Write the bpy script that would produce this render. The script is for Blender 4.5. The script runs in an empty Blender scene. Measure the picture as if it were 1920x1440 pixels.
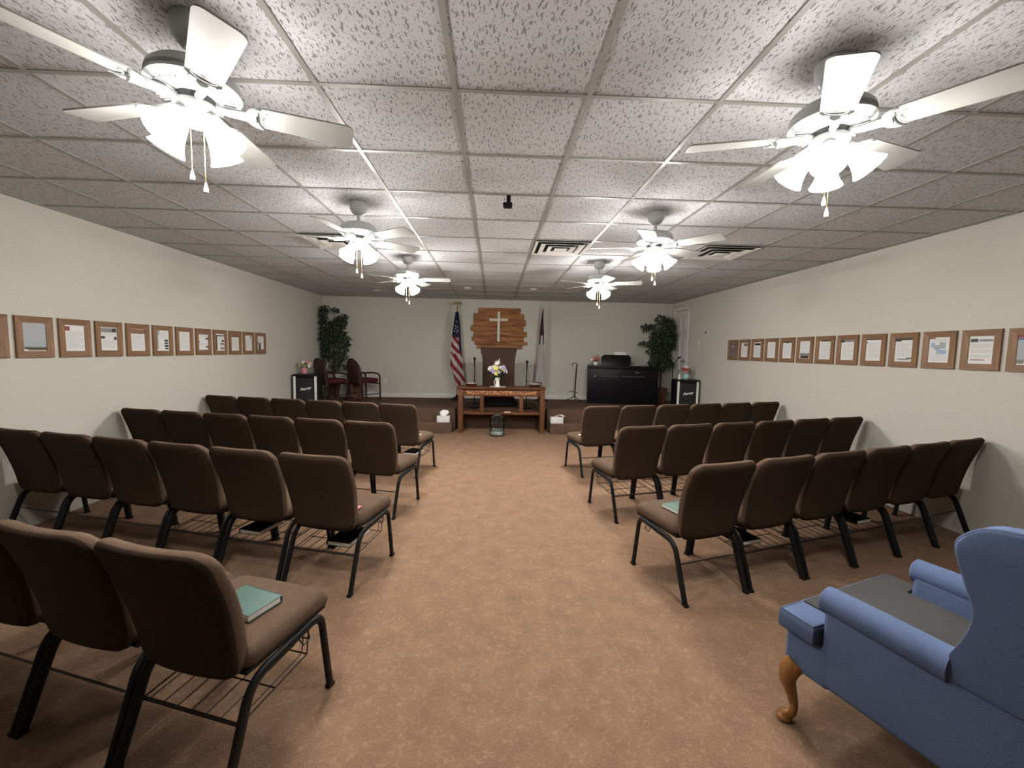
import bpy, bmesh, math, random
from mathutils import Vector, Matrix
R = math.radians
SC = bpy.context.scene
COL = SC.collection
random.seed(7)

# ------------------------------------------------------------------ camera, world, exposure
CAM = Vector((0.195, -1.958, 1.545))
def make_camera():
    p, y, r = -0.0802704623, 0.0439183845, 0.0176642159
    cy, sy, cp, sp, cr, sr = math.cos(y), math.sin(y), math.cos(p), math.sin(p), math.cos(r), math.sin(r)
    f = Vector((sy * cp, cy * cp, sp)); rt = Vector((cy, -sy, 0)); up = rt.cross(f)
    rt2 = cr * rt + sr * up; up2 = cr * up - sr * rt
    m = Matrix((rt2, up2, -f)).transposed().to_4x4(); m.translation = CAM
    cd = bpy.data.cameras.new('camera'); cd.sensor_fit = 'HORIZONTAL'; cd.sensor_width = 36.0
    cd.lens = 772.576 / 1920 * 36.0; cd.clip_start = 0.05
    co = bpy.data.objects.new('camera', cd); COL.objects.link(co); co.matrix_world = m; SC.camera = co
make_camera()
w = bpy.data.worlds.new('world'); SC.world = w; w.use_nodes = True
w.node_tree.nodes['Background'].inputs[0].default_value = (1.0, 0.95, 0.88, 1)
w.node_tree.nodes['Background'].inputs[1].default_value = 0.0
SC.view_settings.view_transform = 'Standard'; SC.view_settings.look = 'None'
SC.view_settings.gamma = 1.0; SC.view_settings.use_curve_mapping = False
SC.view_settings.exposure = 0.28
SHADE_EMIT = 46.0        # glow of the frosted lamp shades
BULB_W = 12.5             # each bulb at the mouth of its shade
LAMP_COL = (1.0, 0.965, 0.925)

XL, XR, YB, YF, ZC = -3.68, 4.335, 7.60, -6.5, 2.703     # room
T = 0.6096
ZS = 0.43                                               # stage height

# ------------------------------------------------------------------ materials
MATS = {}
def nmat(name):
    m = bpy.data.materials.new(name); m.use_nodes = True; MATS[name] = m
    nt = m.node_tree; b = nt.nodes['Principled BSDF']
    return m, nt, b
def node(nt, t, **kw):
    n = nt.nodes.new(t)
    for k, v in kw.items(): setattr(n, k, v)
    return n
def plain(name, col, rough=0.5, metal=0.0, emit=0.0, ecol=None, trans=0.0, ior=1.45, coat=0.0, spec=0.5):
    m, nt, b = nmat(name)
    b.inputs['Base Color'].default_value = (*col, 1); b.inputs['Roughness'].default_value = rough
    b.inputs['Metallic'].default_value = metal; b.inputs['Transmission Weight'].default_value = trans
    b.inputs['IOR'].default_value = ior; b.inputs['Coat Weight'].default_value = coat
    b.inputs['Specular IOR Level'].default_value = spec
    if emit:
        b.inputs['Emission Color'].default_value = (*(ecol or col), 1); b.inputs['Emission Strength'].default_value = emit
    return m
def noisy(name, c1, c2, scale=(40, 40, 40), rough=0.8, bump=0.2, detail=4, bdist=0.002, lo=0.35, hi=0.65, obj=True, spec=0.5, bscale=None):
    """two-colour noise material with a bump"""
    m, nt, b = nmat(name)
    tc = node(nt, 'ShaderNodeTexCoord'); mp = node(nt, 'ShaderNodeMapping')
    mp.inputs['Scale'].default_value = scale
    nt.links.new(tc.outputs['Object'] if obj else tc.outputs['Generated'], mp.inputs[0])
    nz = node(nt, 'ShaderNodeTexNoise'); nz.inputs['Scale'].default_value = 1.0; nz.inputs['Detail'].default_value = detail
    nt.links.new(mp.outputs[0], nz.inputs['Vector'])
    cr = node(nt, 'ShaderNodeValToRGB'); cr.color_ramp.elements[0].position = lo; cr.color_ramp.elements[1].position = hi
    cr.color_ramp.elements[0].color = (*c1, 1); cr.color_ramp.elements[1].color = (*c2, 1)
    nt.links.new(nz.outputs['Fac'], cr.inputs[0]); nt.links.new(cr.outputs[0], b.inputs['Base Color'])
    b.inputs['Roughness'].default_value = rough; b.inputs['Specular IOR Level'].default_value = spec
    if bump:
        bp = node(nt, 'ShaderNodeBump'); bp.inputs['Strength'].default_value = bump; bp.inputs['Distance'].default_value = bdist
        src = nz
        if bscale:
            src = node(nt, 'ShaderNodeTexNoise'); src.inputs['Scale'].default_value = bscale
            nt.links.new(tc.outputs['Object'], src.inputs['Vector'])
        nt.links.new(src.outputs['Fac'], bp.inputs['Height']); nt.links.new(bp.outputs[0], b.inputs['Normal'])
    return m
def carpet(name, c1, c2, c3):
    m, nt, b = nmat(name)
    tc = node(nt, 'ShaderNodeTexCoord')
    n1 = node(nt, 'ShaderNodeTexNoise'); n1.inputs['Scale'].default_value = 7; n1.inputs['Detail'].default_value = 3
    n2 = node(nt, 'ShaderNodeTexNoise'); n2.inputs['Scale'].default_value = 190; n2.inputs['Detail'].default_value = 3
    n3 = node(nt, 'ShaderNodeTexNoise'); n3.inputs['Scale'].default_value = 36; n3.inputs['Detail'].default_value = 5; n3.inputs['Distortion'].default_value = 1.2
    for n in (n1, n2, n3): nt.links.new(tc.outputs['Object'], n.inputs['Vector'])
    cr = node(nt, 'ShaderNodeValToRGB'); cr.color_ramp.elements[0].position = .3; cr.color_ramp.elements[1].position = .7
    cr.color_ramp.elements[0].color = (*c1, 1); cr.color_ramp.elements[1].color = (*c2, 1)
    nt.links.new(n2.outputs['Fac'], cr.inputs[0])
    mx = node(nt, 'ShaderNodeMix', data_type='RGBA'); mx.inputs['B'].default_value = (*c3, 1)
    r3 = node(nt, 'ShaderNodeMapRange'); r3.inputs['From Min'].default_value = .52; r3.inputs['From Max'].default_value = .68; r3.inputs['To Max'].default_value = .55
    nt.links.new(n3.outputs['Fac'], r3.inputs['Value']); nt.links.new(r3.outputs[0], mx.inputs['Factor'])
    nt.links.new(cr.outputs[0], mx.inputs['A'])
    r1 = node(nt, 'ShaderNodeMapRange'); r1.inputs['From Min'].default_value = .3; r1.inputs['From Max'].default_value = .7
    r1.inputs['To Min'].default_value = .88; r1.inputs['To Max'].default_value = 1.1
    nt.links.new(n1.outputs['Fac'], r1.inputs['Value'])
    sc = node(nt, 'ShaderNodeVectorMath', operation='SCALE')
    nt.links.new(mx.outputs['Result'], sc.inputs[0]); nt.links.new(r1.outputs[0], sc.inputs['Scale'])
    nt.links.new(sc.outputs[0], b.inputs['Base Color'])
    b.inputs['Roughness'].default_value = .95; b.inputs['Specular IOR Level'].default_value = .15
    ad = node(nt, 'ShaderNodeMath', operation='ADD'); nt.links.new(n2.outputs['Fac'], ad.inputs[0]); nt.links.new(n3.outputs['Fac'], ad.inputs[1])
    bp = node(nt, 'ShaderNodeBump'); bp.inputs['Strength'].default_value = .6; bp.inputs['Distance'].default_value = .004
    nt.links.new(ad.outputs[0], bp.inputs['Height']); nt.links.new(bp.outputs[0], b.inputs['Normal'])
    return m
def wood(name, c1, c2, axis=0, scale=9, rough=0.45, stretch=12, bump=.12, spec=.18):
    m, nt, b = nmat(name)
    tc = node(nt, 'ShaderNodeTexCoord'); mp = node(nt, 'ShaderNodeMapping')
    s = [scale * stretch * .35] * 3; s[axis] = scale * .35
    mp.inputs['Scale'].default_value = s
    nt.links.new(tc.outputs['Object'], mp.inputs[0])
    nz = node(nt, 'ShaderNodeTexNoise'); nz.inputs['Scale'].default_value = 1; nz.inputs['Detail'].default_value = 5; nz.inputs['Distortion'].default_value = .8
    nt.links.new(mp.outputs[0], nz.inputs['Vector'])
    cr = node(nt, 'ShaderNodeValToRGB'); cr.color_ramp.elements[0].position = .32; cr.color_ramp.elements[1].position = .68
    cr.color_ramp.elements[0].color = (*c1, 1); cr.color_ramp.elements[1].color = (*c2, 1)
    nt.links.new(nz.outputs['Fac'], cr.inputs[0]); nt.links.new(cr.outputs[0], b.inputs['Base Color'])
    b.inputs['Roughness'].default_value = rough; b.inputs['Specular IOR Level'].default_value = spec
    bp = node(nt, 'ShaderNodeBump'); bp.inputs['Strength'].default_value = bump; bp.inputs['Distance'].default_value = .002
    nt.links.new(nz.outputs['Fac'], bp.inputs['Height']); nt.links.new(bp.outputs[0], b.inputs['Normal'])
    return m
def ceiling_tile():
    m, nt, b = nmat('ceiling_tile')
    tc = node(nt, 'ShaderNodeTexCoord')
    # wander the coordinates a little so the fissures curl
    nz = node(nt, 'ShaderNodeTexNoise'); nz.inputs['Scale'].default_value = 38; nz.inputs['Detail'].default_value = 1
    nt.links.new(tc.outputs['Object'], nz.inputs['Vector'])
    sb = node(nt, 'ShaderNodeVectorMath', operation='SUBTRACT'); sb.inputs[1].default_value = (.5, .5, .5)
    nt.links.new(nz.outputs['Color'], sb.inputs[0])
    sc = node(nt, 'ShaderNodeVectorMath', operation='SCALE'); sc.inputs['Scale'].default_value = .022
    nt.links.new(sb.outputs[0], sc.inputs[0])
    ad = node(nt, 'ShaderNodeVectorMath', operation='ADD'); nt.links.new(tc.outputs['Object'], ad.inputs[0]); nt.links.new(sc.outputs[0], ad.inputs[1])
    outs = []
    for scl, thr, off in (((48, 11, 1), .115, 0), ((60, 17, 1), .09, 7.3), ((52, 50, 1), .085, 3.1)):
        mp = node(nt, 'ShaderNodeMapping'); mp.inputs['Scale'].default_value = scl; mp.inputs['Location'].default_value = (off, off * 1.7, 0)
        mp.inputs['Rotation'].default_value = (0, 0, 0)
        nt.links.new(ad.outputs[0], mp.inputs[0])
        vo = node(nt, 'ShaderNodeTexVoronoi', voronoi_dimensions='2D'); vo.inputs['Scale'].default_value = 1
        nt.links.new(mp.outputs[0], vo.inputs['Vector'])
        mr = node(nt, 'ShaderNodeMapRange'); mr.inputs['From Min'].default_value = thr; mr.inputs['From Max'].default_value = thr + .05
        nt.links.new(vo.outputs['Distance'], mr.inputs['Value']); outs.append(mr.outputs[0])
    m1 = node(nt, 'ShaderNodeMath', operation='MINIMUM'); nt.links.new(outs[0], m1.inputs[0]); nt.links.new(outs[1], m1.inputs[1])
    m2 = node(nt, 'ShaderNodeMath', operation='MINIMUM'); nt.links.new(m1.outputs[0], m2.inputs[0]); nt.links.new(outs[2], m2.inputs[1])
    cr = node(nt, 'ShaderNodeValToRGB'); cr.color_ramp.elements[0].color = (.25, .235, .235, 1); cr.color_ramp.elements[1].color = (.575, .578, .592, 1)
    nt.links.new(m2.outputs[0], cr.inputs[0]); nt.links.new(cr.outputs[0], b.inputs['Base Color'])
    b.inputs['Roughness'].default_value = .95; b.inputs['Specular IOR Level'].default_value = .1
    bp = node(nt, 'ShaderNodeBump'); bp.inputs['Strength'].default_value = .5; bp.inputs['Distance'].default_value = .003
    nt.links.new(m2.outputs[0], bp.inputs['Height']); nt.links.new(bp.outputs[0], b.inputs['Normal'])
    return m

M_floor = carpet('carpet', (.165, .098, .060), (.25, .156, .098), (.30, .195, .128))
M_stage = carpet('stage_carpet', (.078, .046, .031), (.115, .070, .048), (.13, .082, .057))
M_wall = noisy('wall_paint', (.52, .502, .44), (.55, .532, .466), (60, 60, 60), .85, .25, 3, .0015, spec=.25)
M_tile = ceiling_tile()
M_grid = plain('grid_paint', (.29, .28, .255), .4)
M_fab = noisy('brown_fabric', (.064, .040, .026), (.115, .075, .050), (420, 420, 420), .95, .5, 2, .0012, spec=.12)
M_fabd = noisy('shaded_back_fabric', (.027, .017, .011), (.048, .031, .021), (420, 420, 420), .95, .5, 2, .0012, spec=.08)  # the brown fabric again, with the shade behind the backs in its colour
M_black = plain('black_metal', (.007, .007, .007), .42, spec=.25)
M_blackmatte = plain('black_board', (.008, .007, .007), .7, spec=.2)
M_rack = plain('rack_wire', (.016, .010, .010), .5)
M_fanw = plain('fan_enamel', (.36, .375, .365), .35, spec=.3)
M_blade = plain('fan_blade', (.30, .30, .275), .5, spec=.3)
M_gap = plain('fan_core', (.05, .05, .05), .5, .5)
M_shade = plain('frosted_glass', (.95, .95, .93), .4, emit=SHADE_EMIT, ecol=LAMP_COL)
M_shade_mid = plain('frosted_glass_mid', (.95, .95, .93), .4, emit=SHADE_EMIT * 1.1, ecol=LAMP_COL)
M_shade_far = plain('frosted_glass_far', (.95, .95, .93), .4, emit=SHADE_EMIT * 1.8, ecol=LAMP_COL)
M_brass = plain('brass', (.55, .40, .16), .3, 1.0)
M_white = plain('white_paint', (.62, .61, .57), .4)
M_casing = plain('casing_paint', (.66, .65, .60), .35)
M_gloss = plain('white_gloss', (.80, .79, .75), .25)
M_dark = plain('duct_shade', (.012, .011, .011), .9)
M_oak = wood('oak', (.18, .102, .055), (.27, .158, .09), 2, 10)
M_oakh = wood('oak_cross', (.155, .084, .046), (.23, .132, .075), 0, 10)
M_plank = wood('plank_wood', (.14, .052, .018), (.40, .185, .075), 0, 7, .65, 10, .3)
M_table = wood('table_wood', (.060, .022, .009), (.145, .055, .022), 0, 8, .5)
M_tablev = wood('table_leg_wood', (.062, .024, .010), (.140, .058, .025), 2, 8, .5)
M_pulpit = wood('pulpit_wood', (.024, .009, .005), (.042, .016, .008), 2, 5, .5)
M_gold = noisy('carved_gold', (.10, .035, .012), (.55, .26, .09), (60, 60, 45), .45, .6, 4, .004, .45, .62)
M_cream = plain('cream_paint', (.62, .60, .52), .45)
M_blue = noisy('blue_upholstery', (.074, .102, .185), (.106, .145, .250), (500, 500, 500), .95, .4, 2, .001, spec=.15)
M_piping = plain('blue_piping', (.08, .115, .20), .8)
M_honey = wood('honey_wood', (.19, .078, .024), (.31, .145, .048), 2, 6, .28)
M_mat = noisy('grey_cloth', (.045, .044, .043), (.065, .063, .062), (300, 300, 300), .95, .4, 2, .001, spec=.1)
M_green = noisy('green_cover', (.038, .085, .068), (.050, .108, .088), (300, 300, 300), .6, .15, 2, .0005)
M_page = plain('page_edge', (.72, .70, .62), .8)
M_leaf = plain('ficus_leaf', (.018, .034, .018), .5)
M_leaf2 = plain('ficus_leaf_light', (.030, .050, .028), .5)
M_bark = noisy('bark', (.035, .022, .015), (.07, .045, .03), (60, 60, 8), .9, .5)
M_pot = plain('brown_pot', (.12, .045, .028), .5)
M_moss = plain('pot_moss', (.02, .02, .012), .95)
M_burg = noisy('burgundy_seat', (.050, .008, .012), (.080, .013, .020), (200, 200, 200), .9, .3, spec=.15)
M_rattan = noisy('woven_rattan', (.018, .006, .006), (.060, .018, .016), (90, 90, 60), .5, .8, 2, .004)
M_mahog = plain('mahogany_frame', (.030, .008, .007), .35, spec=.3)
M_boxw = wood('brown_box', (.15, .06, .025), (.24, .10, .045), 2, 8)
M_piano = plain('piano_black', (.004, .004, .0045), .35, spec=.15)
M_rail = plain('piano_rail', (.13, .13, .14), .3, .6)
M_spkgrille = noisy('speaker_grille', (.003, .003, .003), (.008, .008, .008), (400, 400, 400), .7, .5, 1, .002)
M_spkw = plain('speaker_strip', (.78, .78, .74), .35)
M_logo = plain('logo_white', (.80, .80, .78), .4)
def clear_plastic():
    m, nt, b = nmat('jug_plastic'); nt.nodes.remove(b); out = nt.nodes['Material Output']
    tr = node(nt, 'ShaderNodeBsdfTransparent'); tr.inputs[0].default_value = (.86, .92, .95, 1)
    gl = node(nt, 'ShaderNodeBsdfGlossy'); gl.inputs['Roughness'].default_value = .06
    fr = node(nt, 'ShaderNodeFresnel'); fr.inputs['IOR'].default_value = 1.35
    mx = node(nt, 'ShaderNodeMixShader'); nt.links.new(fr.outputs[0], mx.inputs[0]); nt.links.new(tr.outputs[0], mx.inputs[1]); nt.links.new(gl.outputs[0], mx.inputs[2])
    nt.links.new(mx.outputs[0], out.inputs['Surface']); return m
M_glass = clear_plastic()
M_bills = noisy('coins_and_notes', (.18, .20, .16), (.62, .62, .56), (45, 45, 45), .6, .8, 3, .01, .42, .58)
M_silver = plain('silver', (.75, .73, .68), .22, 1.0)
M_felt = plain('plate_liner', (.62, .60, .54), .4, .2)
M_bowl = plain('bowl_wood', (.09, .035, .015), .3)
M_tissue = plain('tissue', (.82, .82, .80), .9)
M_tbox = noisy('tissue_box', (.50, .52, .54), (.78, .78, .76), (60, 60, 60), .6, 0)
M_vase = plain('vase_white', (.80, .78, .70), .2)
M_pink = plain('pink_glass', (.75, .28, .30), .25)
M_aqua = plain('aqua_glass', (.36, .52, .52), .2)
M_petalw = plain('petal_white', (.85, .80, .76), .8)
M_petaly = plain('petal_yellow', (.75, .72, .22), .8)
M_petall = plain('petal_lilac', (.42, .36, .62), .8)
M_petalp = plain('petal_pink', (.62, .28, .26), .8)
M_petalr = plain('petal_red', (.38, .06, .06), .8)
M_stem = plain('stem_green', (.05, .11, .04), .7)
M_flagr = plain('flag_red', (.20, .012, .020), .85)
M_flagw = plain('flag_white', (.48, .44, .42), .85)
M_flagn = plain('flag_navy', (.008, .010, .035), .85)
M_flagm = plain('flag_maroon', (.045, .012, .022), .85)
M_paper = plain('paper', (.68, .68, .66), .8)
M_ink = plain('text_grey', (.42, .42, .43), .85)
M_pic = {'k': plain('print_black', (.03, .03, .03), .6), 'g': plain('print_grey', (.22, .22, .22), .6),
         'b': plain('print_blue', (.30, .38, .52), .6), 'm': plain('print_maroon', (.22, .05, .04), .6),
         'o': plain('print_brown', (.20, .11, .07), .6), 's': plain('print_slate', (.34, .37, .39), .6),
         'w': M_paper, 't': M_ink, 'p': plain('print_purple', (.16, .11, .13), .5), 'v': plain('print_moss', (.16, .19, .12), .6)}

# ------------------------------------------------------------------ mesh helpers
class MB:
    """collects verts / faces with material slots"""
    def __init__(s): s.v = []; s.f = []; s.m = []; s.mats = []
    def slot(s, mat):
        if mat not in s.mats: s.mats.append(mat)
        return s.mats.index(mat)
    def add(s, vs, fs, mat=None, M=None):
        o = len(s.v); k = s.slot(mat) if mat else 0
        s.v += [tuple(M @ Vector(p)) if M else tuple(p) for p in vs]
        for f in fs: s.f.append([i + o for i in f]); s.m.append(k)
        return s
    def box(s, x0, x1, y0, y1, z0, z1, mat=None, M=None):
        vs = [(x, y, z) for x in (x0, x1) for y in (y0, y1) for z in (z0, z1)]
        return s.add(vs, [(0, 1, 3, 2), (4, 6, 7, 5), (0, 4, 5, 1), (2, 3, 7, 6), (0, 2, 6, 4), (1, 5, 7, 3)], mat, M)
    def rbox(s, c, h, r=.005, mat=None, M=None, n=1, k=2, warp=None):
        vs, fs = rounded(h, r, n, k)
        if warp: vs = [warp(*p) for p in vs]
        return s.add([(p[0] + c[0], p[1] + c[1], p[2] + c[2]) for p in vs], fs, mat, M)
    def lathe(s, prof, n=24, mat=None, M=None, caps=True):
        vs = []; fs = []
        for (r, z) in prof:
            for i in range(n):
                a = 2 * math.pi * i / n; vs.append((r * math.cos(a), r * math.sin(a), z))
        for j in range(len(prof) - 1):
            for i in range(n):
                a, b = j * n + i, j * n + (i + 1) % n
                fs.append((a, a + n, b + n, b) if False else (a, b, b + n, a + n))
        if caps:
            fs.append(tuple(reversed(range(n)))); fs.append(tuple(range((len(prof) - 1) * n, len(prof) * n)))
        return s.add(vs, fs, mat, M)
    def tube(s, pts, rad, mat=None, n=8, M=None, side=None, flat=None, closed=False):
        """round tube along pts; side = fixed side axis and flat = radius along it for oval tube"""
        P = [Vector(p) for p in pts]; vs = []; fs = []
        prev = None; N = len(P)
        for i, p in enumerate(P):
            if closed: t = (P[(i + 1) % N] - P[i - 1])
            else: t = (P[min(i + 1, N - 1)] - P[max(i - 1, 0)])
            t.normalize()
            if side is not None: a = Vector(side)
            else:
                a = prev if prev is not None else (Vector((0, 0, 1)) if abs(t.z) < .9 else Vector((1, 0, 0)))
                a = (a - t * a.dot(t)).normalized(); prev = a
            b = t.cross(a).normalized()
            rr = rad[i] if isinstance(rad, (list, tuple)) else rad
            fa = flat if flat else rr
            for j in range(n):
                th = 2 * math.pi * j / n
                vs.append(p + a * (fa * math.cos(th)) + b * (rr * math.sin(th)))
        for i in range(N if closed else N - 1):
            for j in range(n):
                a0, a1 = i * n + j, i * n + (j + 1) % n
                b0, b1 = ((i + 1) % N) * n + j, ((i + 1) % N) * n + (j + 1) % n
                fs.append((a0, b0, b1, a1))
        if not closed:
            fs.append(tuple(range(n))); fs.append(tuple(reversed(range((N - 1) * n, N * n))))
        return s.add(vs, fs, mat, M)
    def grid(s, fn, nu, nv, mat=None, M=None, matfn=None):
        vs = [fn(i / nu, j / nv) for j in range(nv + 1) for i in range(nu + 1)]
        o = len(s.v); s.v += [tuple(M @ Vector(p)) if M else tuple(p) for p in vs]
        for j in range(nv):
            for i in range(nu):
                a = o + j * (nu + 1) + i
                s.f.append([a, a + 1, a + nu + 2, a + nu + 1])
                s.m.append(s.slot(matfn((i + .5) / nu, (j + .5) / nv) if matfn else mat))
        return s
    def prism(s, poly, y0, y1, mat=None, M=None):
        """polygon in xz extruded along y"""
        n = len(poly)
        vs = [(x, y0, z) for x, z in poly] + [(x, y1, z) for x, z in poly]
        fs = [tuple(range(n)), tuple(reversed(range(n, 2 * n)))] + [(i, i + n, (i + 1) % n + n, (i + 1) % n) for i in range(n)]
        return s.add(vs, fs, mat, M)
    def build(s, name, mat=None, parent=None, angle=35, smooth=True, fix=True, label=None):
        me = bpy.data.meshes.new(name); me.from_pydata(s.v, [], s.f)
        if mat is not None and not s.mats: me.materials.append(mat)
        for m in s.mats: me.materials.append(m)
        for p, k in zip(me.polygons, s.m): p.material_index = k
        if fix:
            bm = bmesh.new(); bm.from_mesh(me); bmesh.ops.recalc_face_normals(bm, faces=bm.faces); bm.to_mesh(me); bm.free()
        if smooth:
            me.polygons.foreach_set('use_smooth', [True] * len(me.polygons)); me.set_sharp_from_angle(angle=R(angle))
        me.update()
        o = bpy.data.objects.new(name, me); COL.objects.link(o)
        if parent: o.parent = parent
        if label: o['label'] = label
        return o
_rc = {}
def rounded(h, r, n, k):
    key = (tuple(h), r, n, k)
    if key in _rc: return _rc[key]
    ax = []
    for H in h:
        rr = min(r, H * .999); I = H - rr
        arc = [I + rr * math.tan(R(45 * i / k)) for i in range(k + 1)]
        inner = [-I + 2 * I * i / n for i in range(1, n)] if n > 1 else []
        ax.append([-a for a in reversed(arc)] + inner + arc)
    idx = {}; vs = []; fs = []
    def vid(i, j, l):
        q = (i, j, l)
        if q not in idx:
            p = Vector((ax[0][i], ax[1][j], ax[2][l])); c = Vector([max(-(h[a] - min(r, h[a]*.999)), min(h[a] - min(r, h[a]*.999), p[a])) for a in range(3)])
            d = p - c
            if d.length > 1e-9:
                d = Vector([d[a] / min(r, h[a]*.999) for a in range(3)]).normalized()
                d = Vector([d[a] * min(r, h[a]*.999) for a in range(3)])
            idx[q] = len(vs); vs.append(tuple(c + d))
        return idx[q]
    L = [len(a) - 1 for a in ax]
    for e in (0, L[2]):
        for i in range(L[0]):
            for j in range(L[1]): fs.append((vid(i, j, e), vid(i + 1, j, e), vid(i + 1, j + 1, e), vid(i, j + 1, e)))
    for e in (0, L[1]):
        for i in range(L[0]):
            for j in range(L[2]): fs.append((vid(i, e, j), vid(i + 1, e, j), vid(i + 1, e, j + 1), vid(i, e, j + 1)))
    for e in (0, L[0]):
        for i in range(L[1]):
            for j in range(L[2]): fs.append((vid(e, i, j), vid(e, i + 1, j), vid(e, i + 1, j + 1), vid(e, i, j + 1)))
    _rc[key] = (vs, fs); return _rc[key]
def tag(o, label, cat, group=None):
    o['label'] = label; o['category'] = cat
    if group: o['group'] = group
    elif 'group' in o: del o['group']
    return o
def thing(name, label, cat, loc=(0, 0, 0), rz=0, group=None):
    o = bpy.data.objects.new(name, None); COL.objects.link(o); o.empty_display_size = .1
    o.location = loc; o.rotation_euler = (0, 0, rz)
    return tag(o, label, cat, group)
def struct(o): o['kind'] = 'structure'; return o
def dup(root):
    r = root.copy(); COL.objects.link(r)
    for ch in list(root.children):
        c = ch.copy(); COL.objects.link(c); c.parent = r
        for g in list(ch.children):
            d = g.copy(); COL.objects.link(d); d.parent = c
    return r
def bend(pts, r=.04, k=5):
    """round the inner corners of a polyline"""
    P = [Vector(p) for p in pts]; out = [P[0]]
    for i in range(1, len(P) - 1):
        a, b, c = P[i - 1], P[i], P[i + 1]
        d1 = (a - b); d2 = (c - b); rr = min(r, d1.length * .48, d2.length * .48)
        p, q = b + d1.normalized() * rr, b + d2.normalized() * rr
        for j in range(k + 1):
            t = j / k; out.append(p * (1 - t) ** 2 + b * 2 * t * (1 - t) + q * t * t)
    out.append(P[-1]); return out
def text_mesh(txt, size, depth, mat, name, parent, M, shear=0.0, label=None):
    cu = bpy.data.curves.new(name, 'FONT'); cu.body = txt; cu.size = size; cu.extrude = depth; cu.shear = shear
    cu.align_x = 'CENTER'; cu.align_y = 'CENTER'; cu.offset = size * .02
    t = bpy.data.objects.new(name + '_src', cu); COL.objects.link(t)
    bpy.context.view_layer.update()
    me = bpy.data.meshes.new_from_object(t.evaluated_get(bpy.context.evaluated_depsgraph_get()))
    bpy.data.objects.remove(t); bpy.data.curves.remove(cu)
    me.transform(M); me.materials.clear(); me.materials.append(mat); me.name = name
    o = bpy.data.objects.new(name, me); COL.objects.link(o); o.parent = parent
    if label: o['label'] = label
    return o

# ------------------------------------------------------------------ room shell
struct(MB().box(XL, XR, YF, YB, -.08, 0).build('floor', M_floor, smooth=False))
struct(MB().box(XL - .12, XL, YF, YB + .12, -.08, ZC + .12).build('wall_left', M_wall, smooth=False))
struct(MB().box(XL, XR, YB, YB + .12, -.08, ZC + .12).build('wall_back', M_wall, smooth=False))
struct(MB().box(XL - .12, XR + .12, YF - .12, YF, -.08, ZC + .12).build('wall_front', M_wall, smooth=False))
DY0, DY1, DZ1 = 6.80, 7.44, ZS + 2.07          # door opening on the right wall
wr = MB()
wr.box(XR, XR + .12, YF, DY0, -.08, ZC + .12); wr.box(XR, XR + .12, DY1, YB + .12, -.08, ZC + .12)
wr.box(XR, XR + .12, DY0, DY1, DZ1, ZC + .12); wr.box(XR, XR + .12, DY0, DY1, -.08, ZS)
struct(wr.build('wall_right', M_wall, smooth=False))
struct(MB().box(XL, XR, YF, YB, ZC + .006, ZC + .10).build('ceiling', M_tile, smooth=False))
g = MB()
for k in range(-7, 8):
    x = k * T
    if XL < x < XR: g.box(x - .012, x + .012, YF, YB, ZC, ZC + .0058)
for k in range(-11, 13):
    y = k * T
    if not YF < y < YB: continue
    g.box(XL, XR, y - .012, y + .012, ZC + .0004, ZC + .0056)
g.box(XL, XL + .022, YF, YB, ZC - .001, ZC + .005); g.box(XR - .022, XR, YF, YB, ZC - .001, ZC + .005); g.box(XL, XR, YB - .022, YB, ZC - .001, ZC + .005)
struct(g.build('trim_1', M_grid, smooth=False))
struct(MB().rbox(((XL + XR) / 2, YB - .007, ZS + .05), ((XR - XL) / 2, .007, .05), .004).build('baseboard_back', M_casing))
# six-panel door with casing
dr = MB()
W = DY1 - DY0
dr.box(XR + .035, XR + .075, DY0, DY1, ZS, DZ1)
for (y0, y1) in ((.09, .28), (.36, .55)):
    for (z0, z1) in ((.15, .62), (.74, 1.50), (1.60, 1.93)):
        a0, a1, b0, b1 = DY0 + y0, DY0 + y1, ZS + z0, ZS + z1
        dr.box(XR + .030, XR + .036, a0, a1, b0, b1); dr.rbox((XR + .027, (a0 + a1) / 2, (b0 + b1) / 2), (.007, (a1 - a0) / 2 - .03, (b1 - b0) / 2 - .03), .005)
door = struct(dr.build('door_1', M_white, smooth=False))
h = MB(); h.tube([(XR + .035, DY0 + .07, ZS + .95), (XR - .02, DY0 + .07, ZS + .95)], .014, n=10)
h.tube([(XR - .02, DY0 + .07, ZS + .95), (XR - .025, DY0 + .19, ZS + .955)], .010, n=10)
h.build('door_handle', M_silver, door)
c = MB()
c.rbox((XR - .006, DY0 - .028, (ZS + DZ1) / 2 + .02), (.009, .030, (DZ1 - ZS) / 2 + .04), .004)
c.rbox((XR - .006, DY1 + .028, (ZS + DZ1) / 2 + .02), (.009, .030, (DZ1 - ZS) / 2 + .04), .004)
c.rbox((XR - .0065, (DY0 + DY1) / 2, DZ1 + .032), (.009, W / 2 + .058, .030), .004)
c.build('casing', M_casing, door)

# carpeted stage with one step each side of the recess where the table stands
st = MB()
RX0, RX1, RY = -.54, 1.235, 6.14
st.box(XL + .002, RX0, 5.865, YB - .002, 0, ZS); st.box(RX1, XR - .002, 5.865, YB - .002, 0, ZS); st.box(RX0, RX1, RY, YB - .002, 0, ZS)
stage = st.build('stage_platform', M_stage, smooth=False)
tag(stage, 'low brown carpeted platform across the whole far end of the room', 'stage')
for nm, x0, x1, lab in (('left', -2.75, -.58, 'brown carpeted step up to the stage, left of the wooden altar table'),
                        ('right', 1.26, 3.35, 'brown carpeted step up to the stage, right of the wooden altar table')):
    o = MB().rbox(((x0 + x1) / 2, 5.74, .1), ((x1 - x0) / 2, .124, .1), .012).build('carpeted_step', M_stage)
    tag(o, lab, 'step')

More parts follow.
